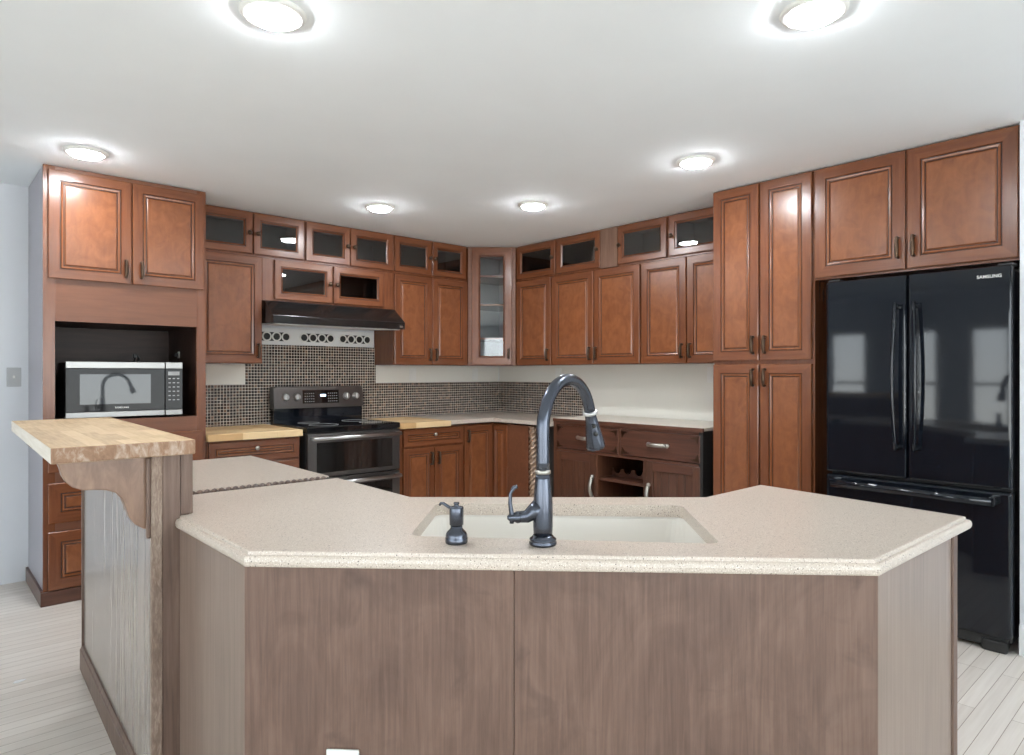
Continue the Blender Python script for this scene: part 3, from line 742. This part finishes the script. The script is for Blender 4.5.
door_cab('two-door cherry wall cabinet between hood and glass corner cabinet', (2.978, YL), 0, .778, [(.008, .388), (.393, .776)], ZU, ZG - .002, DL, 'rl')

# corner cabinet with one tall glass door
c0 = Vector((3.762, 4.742)); c1 = Vector((4.094, 4.462)); an = math.atan2((c1 - c0).y, (c1 - c0).x); cw = (c1 - c0).length
cc = thing('corner_wall_cabinet', 'tall narrow glass-door corner cabinet with three shelves', 'wall cabinet', (c0.x, c0.y, 0), an)
def inv(p):
    v = Vector((p[0], p[1])) - c0; return (v.x * math.cos(an) + v.y * math.sin(an), -v.x * math.sin(an) + v.y * math.cos(an))
pent = [(.0, .021), (cw, .021), inv((XW - .004, 4.462)), inv((XW - .004, YW - .004)), inv((3.762, YW - .004))]
SIDE = {1: 2, 4: 2}
ins = [(.02, .045), (cw - .02, .045), inv((XW - .02, 4.485)), inv((XW - .02, YW - .02)), inv((3.785, YW - .02))]
mb = MB(); mb.prism(pent, ZU, ZU + .018, 'z', 0); mb.prism(pent, ZT - .018, ZT, 'z', 0)
for i in (1, 2, 3, 4):
    a, b = Vector(pent[i]), Vector(pent[(i + 1) % 5]); a2, b2 = Vector(ins[i]), Vector(ins[(i + 1) % 5])
    mb.prism([tuple(a), tuple(b), tuple(b2), tuple(a2)], ZU + .018, ZT - .018, 'z', SIDE.get(i, 1))
mb.box(0, .05, .0205, .042, ZU, ZT, 0); mb.box(cw - .05, cw, .0205, .042, ZU, ZT, 0); mb.box(.05, cw - .05, .0205, .042, ZU, ZU + .05, 0); mb.box(.05, cw - .05, .0205, .042, ZT - .05, ZT, 0)
for z in (1.592, 1.902, 2.165): mb.prism(ins, z, z + .018, 'z', 2)
mb.build('cabinet_body', ['cherry_flat', 'case_reflect', 'cherry'], cc)
d = glass_front('door', cc, .035, cw - .035, ZU + .008, ZT - .012, fw=.078, gm='glass_clear')
pull(d, cw - .07 - .03, .10, .09)

# right run: local x = -Y, depth = +X
XR = 4.0944; DR = XW - XR - .003; RZ = R(-90)
def right(y): return (XR, y)
glass_cab('single glass cabinet under the ceiling, first beside the corner cabinet', right(4.458), RZ, .500, [(.012, .490)], ZG, ZT, DR, 'r')
t_ = glass_cab('single glass cabinet under the ceiling, with pale filler board beside it', right(3.955), RZ, .663, [(.012, .488)], ZG, ZT, DR, 'r')
mb = MB(); mb.box(.494, .663, .004, .021, ZG + .003, ZT - .003); mb.build('filler_board', 'filler', t_)
glass_cab('single glass cabinet under the ceiling, between pale filler board and last glass cabinet', right(3.290), RZ, .470, [(.004, .456)], ZG, ZT, DR, 'l')
glass_cab('single glass cabinet under the ceiling, against the tall pantry', right(2.818), RZ, .553, [(.010, .545)], ZG, ZT, DR, 'l')
door_cab('single-door cherry wall cabinet, first beside the corner cabinet', right(4.458), RZ, .444, [(.006, .438)], ZU, ZG - .002, DR, 'r')
door_cab('two-door cherry wall cabinet, in the middle above the dark sideboard', right(4.012), RZ, .944, [(.008, .473), (.481, .936)], ZU, ZG - .002, DR, 'rl')
door_cab('two-door cherry wall cabinet above the sideboard, against the tall pantry', right(3.066), RZ, .80, [(.008, .397), (.406, .79)], ZU, ZG - .002, DR, 'rl')

XP = 3.78; DP = XW - XP - .003
pa = thing('pantry_cabinet', 'tall four-door cherry pantry beside the black refrigerator', 'tall cabinet', (XP, 2.266, 0), RZ)
carcass(pa, .637, DP, .09, 2.437)
mb = MB(); mb.box(.01, .627, .06, .08, 0, .09); mb.build('plinth', 'walnut_h', pa)
for a, b, z0, z1, k, hz in ((.003, .306, 1.364, 2.43, 'r', .092), (.318, .624, 1.364, 2.43, 'l', .092), (.003, .306, .105, 1.338, 'r', 1.155), (.318, .624, .105, 1.338, 'l', 1.155)):
    d = solid_front('door', pa, a, b, z0, z1, fw=.055); pull(d, .032 if k == 'l' else (b - a) - .032, hz, .105)
of = thing('wall_cabinet', 'wide two-door cherry cabinet above the black refrigerator', 'wall cabinet', (XP, 1.627, 0), RZ)
carcass(of, .94, DP, 1.81, 2.437)
for a, b, k in ((.003, .463, 'r'), (.472, .932, 'l')):
    d = solid_front('door', of, a, b, 1.822, 2.43, fw=.062); pull(d, .032 if k == 'l' else (b - a) - .032, .112, .108)

# ------------------------------------------------------------------ refrigerator
XF = 3.68
fr = thing('refrigerator', 'glossy black french-door refrigerator with bottom freezer drawer', 'refrigerator', (XF, 1.519, 0), RZ)
mb = MB(); mb.box(.006, .812, .065, .70, .04, 1.765, 0, .006, 2); mb.build('case', 'blackplastic', fr)
for a, b, hx, s1 in ((.0, .393, .355, 1), (.399, .82, .438, -1)):
    mb = MB(); mb.box(a, b, 0, .06, .755, 1.778, 0, .012, 4); d = mb.build('door', 'blackgloss', fr)
    mb = MB(); pts = []
    for i in range(17):
        t = i / 16; pts.append((hx + s1 * .0 - s1 * .010 * math.sin(math.pi * t), -.045 - .018 * math.sin(math.pi * t), .90 + .735 * t))
    mb.tube(pts, [.0095] * 17, 12, flat_=((1, 0, 0), .9))
    for z in (.915, 1.62): mb.tube([(hx, 0, z), (hx, -.046, z)], [.013, .010], 12)
    mb.build('handle', 'blackgloss', d)
    mb = MB(); mb.box((a if s1 > 0 else b - .06), (a + .06 if s1 > 0 else b), .03, .12, 1.779, 1.792, 0, .004, 1); mb.build('hinge_cover', 'blackplastic', fr)
    if s1 < 0: text('SAMSUNG', .0215, d, (.735, -.0012, 1.731), 'white_plastic', 'logo', sx=.98)
mb = MB(); mb.box(0, .82, 0, .06, .075, .742, 0, .012, 4); d = mb.build('freezer_drawer', 'blackgloss', fr)
mb = MB(); mb.tube([(.05, -.05, .70), (.25, -.062, .705), (.5, -.062, .705), (.755, -.05, .70)], .017, 14, flat_=((0, 0, 1), 1.2))
for x in (.05, .755): mb.box(x - .012, x + .03 if x < .3 else x + .012, -.06, .002, .682, .725, 0, .005, 2)
mb.build('handle', 'blackgloss', d)
mb = MB(); mb.box(.02, .80, .03, .065, .02, .07, 0, .003, 1); mb.box(.70, .80, .015, .05, .0, .055, 0, .01, 3); mb.box(.02, .12, .015, .05, .0, .055, 0, .01, 3); mb.build('base_grille', 'blackplastic', fr)

# ------------------------------------------------------------------ base cabinets and kitchen counters
YD = 4.42; ZB = .846; ZC = .893
def base_cab(label, x0, w_, fronts, group='cherry base cabinets'):
    t_ = thing('base_cabinet', label, 'base cabinet', (x0, YD, 0), 0, group)
    carcass(t_, w_, YW - YD - .003, .09, ZB)
    mb = MB(); mb.box(0, w_, .07, .09, 0, .09); mb.build('plinth', 'walnut_h', t_)
    for kind, a, b, z0, z1, h in fronts:
        d = solid_front(kind, t_, a, b, z0, z1, fw=.05)
        if kind == 'drawer': knob(d, (b - a) / 2, (z1 - z0) / 2 + .02, 'pewter', .014)
        else: pull(d, .032 if h == 'l' else (b - a) - .032, z1 - z0 - .09, .1, mat='pewter' if h == 'p' else 'bronze')
    return t_
base_cab('cherry base cabinet with one drawer between tall microwave cabinet and range', 1.398, .620, [('drawer', .012, .612, .70, .835, 0), ('door', .012, .308, .11, .685, 'r'), ('door', .315, .612, .11, .685, 'l')])
base_cab('cherry base cabinet with drawer over two doors, just beyond the range', 2.812, .652, [('drawer', .054, .644, .70, .835, 0), ('door', .054, .346, .11, .685, 'r'), ('door', .353, .644, .11, .685, 'l')])
cb = thing('corner_base_cabinet', 'inside-corner cherry base cabinet with folding doors and a twisted rope column', 'base cabinet', (3.466, YD, 0))
ox, oy = 3.466, YD
mb = MB(); mb.box(0, XW - ox - .003, .021, YW - oy - .003, .09, ZB); mb.box(3.818 - ox, XW - ox - .003, 3.99 - oy, .021, .09, ZB); mb.box(.0, .33, .09, .2, 0, .09); mb.box(3.87 - ox, 4.3 - ox, 3.75 - oy, .02, 0, .09)
mb.build('cabinet_body', 'cherry', cb)
d = solid_front('door', cb, .008, .318, .11, .835, fw=.05); pull(d, .032, .64, .1)
d = solid_front('door', cb, 0, .205, .11, .835, loc=(3.797 - ox, 4.455 - oy), rz=RZ, fw=.05)
mb = MB(); mb.box(3.800 - ox, 3.818 - ox, 3.985 - oy, 4.246 - oy, .09, ZB, 0, .001, 1); mb.build('filler_panel', 'cherry_flat', cb)
mb = MB(); mb.box(3.86 - ox, XW - ox - .003, 3.722 - oy, 3.988 - oy, .09, ZB); mb.build('end_panel', 'black_wood_gap', cb)  # black block stands for the shade in the open gap below the counter
# rope column
mb = MB(); cx, cy = 3.812 - ox, 3.945 - oy; nst = 120; seg = 20; rg = []
for i in range(nst + 1):
    z = .09 + (ZB - .09) * i / nst
    rg.append([mb.bm.verts.new((cx + (.027 + .008 * math.cos(3 * (2 * math.pi * j / seg) - z * 150)) * math.cos(2 * math.pi * j / seg), cy + (.027 + .008 * math.cos(3 * (2 * math.pi * j / seg) - z * 150)) * math.sin(2 * math.pi * j / seg), z)) for j in range(seg)])
for a, b in zip(rg, rg[1:]):
    for j in range(seg): mb.face((a[j], a[(j + 1) % seg], b[(j + 1) % seg], b[j]), 0, True)
mb.face(rg[0][::-1]); mb.face(rg[-1]); mb.build('rope_column', 'rope', cb)

def flat_top(name, poly, z0, z1, mat, label, bev=.003):
    return tag(slab_part(name, poly, z0, z1, mat, None, bev), label, 'countertop')
flat_top('butcher_block_counter', [(1.395, 4.39), (2.022, 4.39), (2.022, 5.052), (1.395, 5.052)], ZB + .002, ZC, 'butcher', 'butcher block counter between tall microwave cabinet and range')
flat_top('butcher_block_counter', [(2.816, 4.392), (3.309, 4.392), (3.309, 5.052), (2.816, 5.052)], ZB + .002, ZC, 'butcher', 'short butcher block counter between range and white corner counter')
flat_top('corner_countertop', [(3.311, 4.392), (3.768, 4.392), (3.768, 3.708), (4.408, 3.708), (4.408, 5.052), (3.311, 5.052)], ZB + .014, ZC, 'stone', 'L-shaped pale stone counter turning the corner of the room')

# backsplash tiles
mb = MB()
YS = YW - .0005
mb.prism([(0, ZC + .001), (XW - .009 - 1.395, ZC + .001), (XW - .009 - 1.395, 1.2), (2.99 - 1.395, 1.2), (2.99 - 1.395, 1.505), (1.872 - 1.395, 1.505), (1.872 - 1.395, 1.2), (0, 1.2)], -.0085, 0, 'y')
o = mb.build('tile_backsplash', 'tile', None, (1.395, YS, 0)); tag(o, 'brown mosaic tile backsplash behind the range', 'backsplash')
mb = MB(); mb.prism([(0, ZC + .001), (YS - .009 - 3.935, ZC + .001), (YS - .009 - 3.935, 1.2), (0, 1.2)], -.0085, 0, 'y')
o = mb.build('tile_backsplash', 'tile', None, (XW - .0005, YS - .009, 0), (0, 0, RZ)); tag(o, 'low brown mosaic tile backsplash on the wall next to the sideboard', 'backsplash')
# unpainted strips of wall left above the tile
mb = MB(); mb.box(0, .476, -.0035, 0, 1.202, ZU - .004); struct(mb.build('trim_1', 'splash_paint', None, (1.396, YS, 0)), 'bare white wall strip below the cabinet by the tall microwave cabinet', 'wall')
mb = MB(); mb.box(0, XW - .01 - 2.992, -.0035, 0, 1.202, ZU - .004); struct(mb.build('trim_2', 'splash_paint', None, (2.992, YS, 0)), 'bare white wall strip above tile beyond the range', 'wall')

# ring panel below the hood
rp_ = thing('ring_panel', 'white wall strip with three groups of rings below the hood', 'wall panel', (1.885, YS, 1.507))
mb = MB(); mb.box(0, 1.085, -.011, 0, 0, .128, 0, .002, 1); mb.build('backing_board', 'white_paint', rp_)
k_ = 0
for gx in (.065, .443, .783):
    mb = MB(); n_ = 12; L = []
    for i in range(n_ + 1): a = R(90 + 180 * i / n_); L.append((gx + .03 * math.cos(a), .062 + .034 * math.sin(a)))
    for i in range(n_ + 1): a = R(-90 + 180 * i / n_); L.append((gx + .242 + .03 * math.cos(a), .062 + .034 * math.sin(a)))
    mb.prism(L, -.0125, -.0105, 'y'); mb.build('dark_slot', 'blackplastic', rp_)
    for i in range(4):
        cxx = gx + .006 + i * .0765
        mb = MB(); ring = []
        for q in range(24):
            a = 2 * math.pi * q / 24; ring.append((cxx + .032 * math.cos(a), -.016, .062 + .032 * math.sin(a)))
        mb.tube(ring + [ring[0]], .006, 8, cap=False); mb.build('ring', 'white_plastic', rp_)
        k_ += 1

# ------------------------------------------------------------------ range hood
hood = thing('range_hood', 'black under-cabinet range hood above the electric range', 'range hood', (1.884, YW - .014, 1.63))
dep = YW - .014 - 4.565
mb = MB(); prof = [(0, .18), (0, .03), (-dep, .008), (-dep, .064), (-(YW - .014 - 4.72), .18)]
HWd = 1.088
mb.prism(prof, .0, HWd, 'x', 0, bev=.002, seg=1)
mb.build('shell', 'hood_black', hood)
mb = MB(); mb.prism([(-.03, .0265), (-dep + .03, .0075), (-dep + .03, .004), (-.03, .022)], .03, HWd - .03, 'x', 0); mb.build('underside_pan', 'white_paint', hood)
mb = MB(); mb.box(HWd - .05, HWd - .022, -dep - .0015, -dep + .001, .022, .036); mb.build('badge', 'pewter', hood)

# ------------------------------------------------------------------ range
RX, RY, RWd = 2.043, 4.375, .762
rg_ = thing('electric_range', 'black stainless double-oven electric range with glass cooktop', 'range', (RX, RY, 0))
mb = MB(); mb.box(.004, RWd - .004, .035, .655, .03, .862, 0); mb.box(.03, RWd - .03, .1, .6, 0, .03); mb.build('oven_body', 'blackplastic', rg_)
mb = MB(); mb.box(0, RWd, .0, .60, .863, .905, 0, .006, 2); ct = mb.build('cooktop', 'blackglass', rg_)
for bx_, by_, br in ((.21, .17, .105), (.60, .17, .085), (.21, .42, .08), (.60, .42, .10)):
    mb = MB(); ring = [(bx_ + br * math.cos(2 * math.pi * q / 32), by_ + br * math.sin(2 * math.pi * q / 32), .9055) for q in range(33)]
    mb.tube(ring, .0012, 6, cap=False); mb.build('burner_ring', 'grey_plastic', ct)
mb = MB(); mb.box(.004, RWd - .004, .60, .665, .863, 1.01, 0, .002, 1); bk = mb.build('lower_backguard', 'blackgloss', rg_, (.010, 0, 0))
mb = MB(); mb.prism([(.575, 1.01), (.665, 1.01), (.665, 1.178), (.600, 1.178), (.592, 1.172)], -.004, RWd - .004, 'x', 0, bev=.003, seg=2); bg_ = mb.build('backguard', 'blacksteel', rg_, (.012, 0, 0))
mb = MB(); mb.prism([(.5775, 1.045), (.5825, 1.045), (.592, 1.150), (.587, 1.150)], .225, .535, 'x'); cg = mb.build('control_display', 'blackglass', bg_)
def onback(z): return .577 + (z - 1.01) * .0953
def onglass(z): return .5775 + (z - 1.045) * .0905
mb = MB(); zz = 1.098; mb.box(.375, .42, onglass(zz) - .0022, onglass(zz) + .001, zz, zz + .018); mb.build('clock_digits', 'led', cg)
mb = MB()
for i in range(5):
    for j in range(4):
        zz = 1.057 + j * .021
        for bx_ in (.242, .44): mb.box(bx_ + i * .0175, bx_ + .009 + i * .0175, onglass(zz) - .0016, onglass(zz) + .001, zz, zz + .006)
mb.build('button', 'grey_plastic', cg)
for kx in (.085, .178, .602, .688):
    zz = 1.097; mb = MB(); ax = Vector((0, -1, .0953)); mb.lathe([(.030, 0), (.030, .004), (.026, .006), (.025, .022), (.021, .026)], (kx, onback(zz), zz), ax, 24)
    mb.box(kx - .004, kx + .004, onback(zz) - .034, onback(zz) - .02, zz - .018, zz + .024, 0, .002, 1); mb.build('knob', 'steel', bg_)
def oven_door(z0, z1, hz):
    mb = MB(); mb.box(.006, RWd - .006, -.002, .034, z0, z1, 0, .003, 2); d = mb.build('oven_door', 'blacksteel', rg_)
    f = .072; mb = MB(); mb.box(f, RWd - f, -.0035, .002, z0 + .03, z1 - .062, 0, .001, 1); mb.build('oven_window', 'oven_glass', d)
    mb = MB(); mb.tube([(.025, -.05, hz), (RWd - .025, -.05, hz)], .0135, 14)
    for x in (.035, RWd - .035): mb.box(x - .012, x + .012, -.05, .0, hz - .011, hz + .011, 0, .003, 1)
    mb.build('handle', 'steel', d)
oven_door(.548, .855, .826); oven_door(.14, .538, .505)
mb = MB(); mb.box(.01, RWd - .01, .01, .035, .035, .13, 0, .002, 1); mb.build('bottom_drawer', 'blacksteel', rg_)

# ------------------------------------------------------------------ dark sideboard
SX, SY, SWd = 3.80, 3.697, 1.346
sb = thing('sideboard', 'dark walnut sideboard with wine rack, plank doors and cream top', 'sideboard', (SX, SY, 0), RZ)
mb = MB(); dS = XW - SX - .012
mb.box(0, .03, .006, dS, 0, .905, 0); mb.box(SWd - .03, SWd, .006, dS, 0, .905, 2); mb.box(.03, SWd - .03, dS - .012, dS, .05, .905, 2)
mb.box(.03, SWd - .03, .03, dS - .012, .06, .085, 1); mb.box(.03, SWd - .03, .006, .03, .06, .1, 1)
mb.box(.03, SWd - .03, .006, .03, .882, .905, 1); mb.box(.03, SWd - .03, .006, dS - .012, .672, .69, 1); mb.box(.652, .672, .006, .03, .69, .882, 0)
mb.box(.436, .460, .006, dS - .012, .085, .672, 0); mb.box(.872, .896, .006, dS - .012, .085, .672, 0)
mb.box(.03, SWd - .03, .05, .07, .69, .882, 1)
mb.build('cabinet_body', ['walnut', 'walnut_h', 'black_wood_gap'], sb)
mb = MB(); mb.box(.0, SWd, .018, dS, .906, .927, 0, .001, 1); tp = mb.build('top', 'cream', sb)
mb = MB(); mb.box(-.002, SWd + .002, -.004, .018, .900, .926, 0, .002, 1); mb.build('top_rail', 'walnut_h', sb)
def strap(parent, x, z, vertical):
    mb = MB(); Ls = .085
    pts = []
    for i in range(11):
        t = i / 10; s_ = (t - .5) * 2 * Ls * .8; y = -.012 - .02 * math.sin(math.pi * t)
        pts.append((0, y, s_) if vertical else (s_, y, 0))
    mb.tube(pts, .014, 10, flat_=((1, 0, 0) if vertical else (0, 0, 1), 1.0))
    for s_ in (-Ls * .9, Ls * .9):
        c = (0, -.006, s_) if vertical else (s_, -.006, 0); mb.sphere(c, .0165, seg=12)
    mb.build('handle', 'pewter', parent, (x, 0, z))
def bracket(parent, pts_):
    for x, z, sx, sz in pts_:
        mb = MB(); mb.prism([(x, z), (x + sx * .075, z + sz * .012), (x + sx * .03, z + sz * .022), (x + sx * .012, z + sz * .05)] if sx * sz > 0 else [(x, z), (x + sx * .012, z + sz * .05), (x + sx * .03, z + sz * .022), (x + sx * .075, z + sz * .012)], -.002, .002, 'y')
        mb.build('corner_bracket', 'bronze', parent)
for a, b in ((.03, .652), (.672, SWd - .02)):
    mb = MB(); ww = b - a; mb.box(0, ww, 0, .02, .0, .182, 0, .002, 1); d = mb.build('drawer', 'walnut_h', sb, (a, .004, .695))
    strap(d, ww / 2, .095, False)
    bracket(d, [(.006, .176, 1, -1), (ww - .006, .176, -1, -1), (.006, .006, 1, 1), (ww - .006, .006, -1, 1)])
for a, b, hx in ((.03, .432, .378), (.898, SWd - .02, .024)):
    ww = b - a; hh = .58; mb = MB()
    mb.box(0, .055, 0, .022, 0, hh, 0, .002, 1); mb.box(ww - .055, ww, 0, .022, 0, hh, 0, .002, 1); mb.box(.055, ww - .055, 0, .022, hh - .06, hh, 1, .002, 1); mb.box(.055, ww - .055, 0, .022, 0, .06, 1, .002, 1)
    npl = 5
    for i in range(npl):
        x0 = .055 + (ww - .11) * i / npl; mb.box(x0 + .001, x0 + (ww - .11) / npl - .001, .008, .018, .06, hh - .06, 0, .0025, 1)
    d = mb.build('door', ['walnut', 'walnut_h'], sb, (a, .004, .09)); strap(d, hx, hh - .24, True)
mb = MB(); mb.box(.462, .87, .02, dS - .014, .485, .505, 0); mb.build('shelf', 'walnut_h', sb)
mb = MB(); L = [(.0, 0), (.40, 0), (.40, .055)]
for i in range(4):
    cxx = .35 - i * .10
    for q in range(9): a = R(180 * q / 8); L.append((cxx + .036 * math.cos(a), .055 - .036 * math.sin(a)))
L += [(0, .055)]
mb.prism(L, 0, .018, 'y'); mb.build('wine_rack', 'walnut_h', sb, (.466, .16, .507))

# ------------------------------------------------------------------ outlets and switch
def plate(name, label, loc, rz, cat='outlet', kind='outlet'):
    t_ = thing(name, label, cat, loc, rz)
    mb = MB(); mb.box(-.036, .036, -.006, 0, 0, .116, 0, .002, 2); mb.build('cover_plate', 'white_plastic' if kind == 'outlet' else 'plate_grey', t_)
    mb = MB()
    if kind == 'outlet':
        mb.box(-.016, .016, -.009, -.005, .018, .05, 0, .003, 2); mb.box(-.016, .016, -.009, -.005, .066, .098, 0, .003, 2); mb.build('socket', 'white_plastic', t_)
    else:
        mb.box(-.006, .006, -.016, -.005, .05, .068, 0, .002, 1); mb.build('toggle', 'white_plastic', t_)
    return t_
plate('electrical_outlet', 'white outlet on the wall strip, just beyond the range hood', (3.373, YS - .004, 1.215), 0)
plate('electrical_outlet', 'white outlet on the wall strip, below the glass corner cabinet', (4.10, YS - .004, 1.215), 0)
plate('electrical_outlet', 'white outlet on the wall strip, behind the faucet spout', (XW - .0005, 4.23, 1.214), RZ)
plate('electrical_outlet', 'white outlet on the white wall against the pantry', (XW - .0005, 2.655, 1.214), RZ)
plate('light_switch', 'grey switch plate on the bare wall beside the tall microwave cabinet', (.470, YW - .0005, 1.203), 0, 'light switch', 'switch')

# ------------------------------------------------------------------ ceiling lights
for x, y, lb in ((.86, 2.086, 'lit round ceiling light above the end of the butcher block bar'),
                 (2.13, .917, 'lit round ceiling light above the island counter, refrigerator end'),
                 (.677, 4.049, 'lit round ceiling light close in front of the tall microwave cabinet'),
                 (3.16, 1.995, 'lit round ceiling light in front of the tall pantry doors'),
                 (2.411, 4.018, 'lit round ceiling light in front of the range hood'),
                 (3.158, 3.266, 'lit round ceiling light in front of the glass corner cabinet')):
    t_ = thing('ceiling_light', lb, 'ceiling light', (x, y, CE), 0, 'round ceiling lights')
    mb = MB(); mb.lathe([(.102, 0), (.102, -.005), (.095, -.013), (.078, -.016), (.075, -.012), (.075, 0)], seg=40, cap=False); mb.build('trim_ring', 'white_plastic', t_)
    mb = MB(); mb.lathe([(.0745, -.012), (.0735, -.018), (.064, -.0255), (.042, -.030), (.003, -.0315)], seg=40); mb.build('lens', 'lens', t_)

# ------------------------------------------------------------------ bits on the floor
mb = MB(); mb.prism([(-.022, -.008), (-.006, -.014), (.012, -.010), (.024, .002), (.010, .010), (-.012, .012)], 0, .0025, 'z')
tag(mb.build('paint_flake', 'white_paint', None, (.336, 3.43, .0003)), 'small white paint flake lying on the plank floor beside the bar', 'flake')
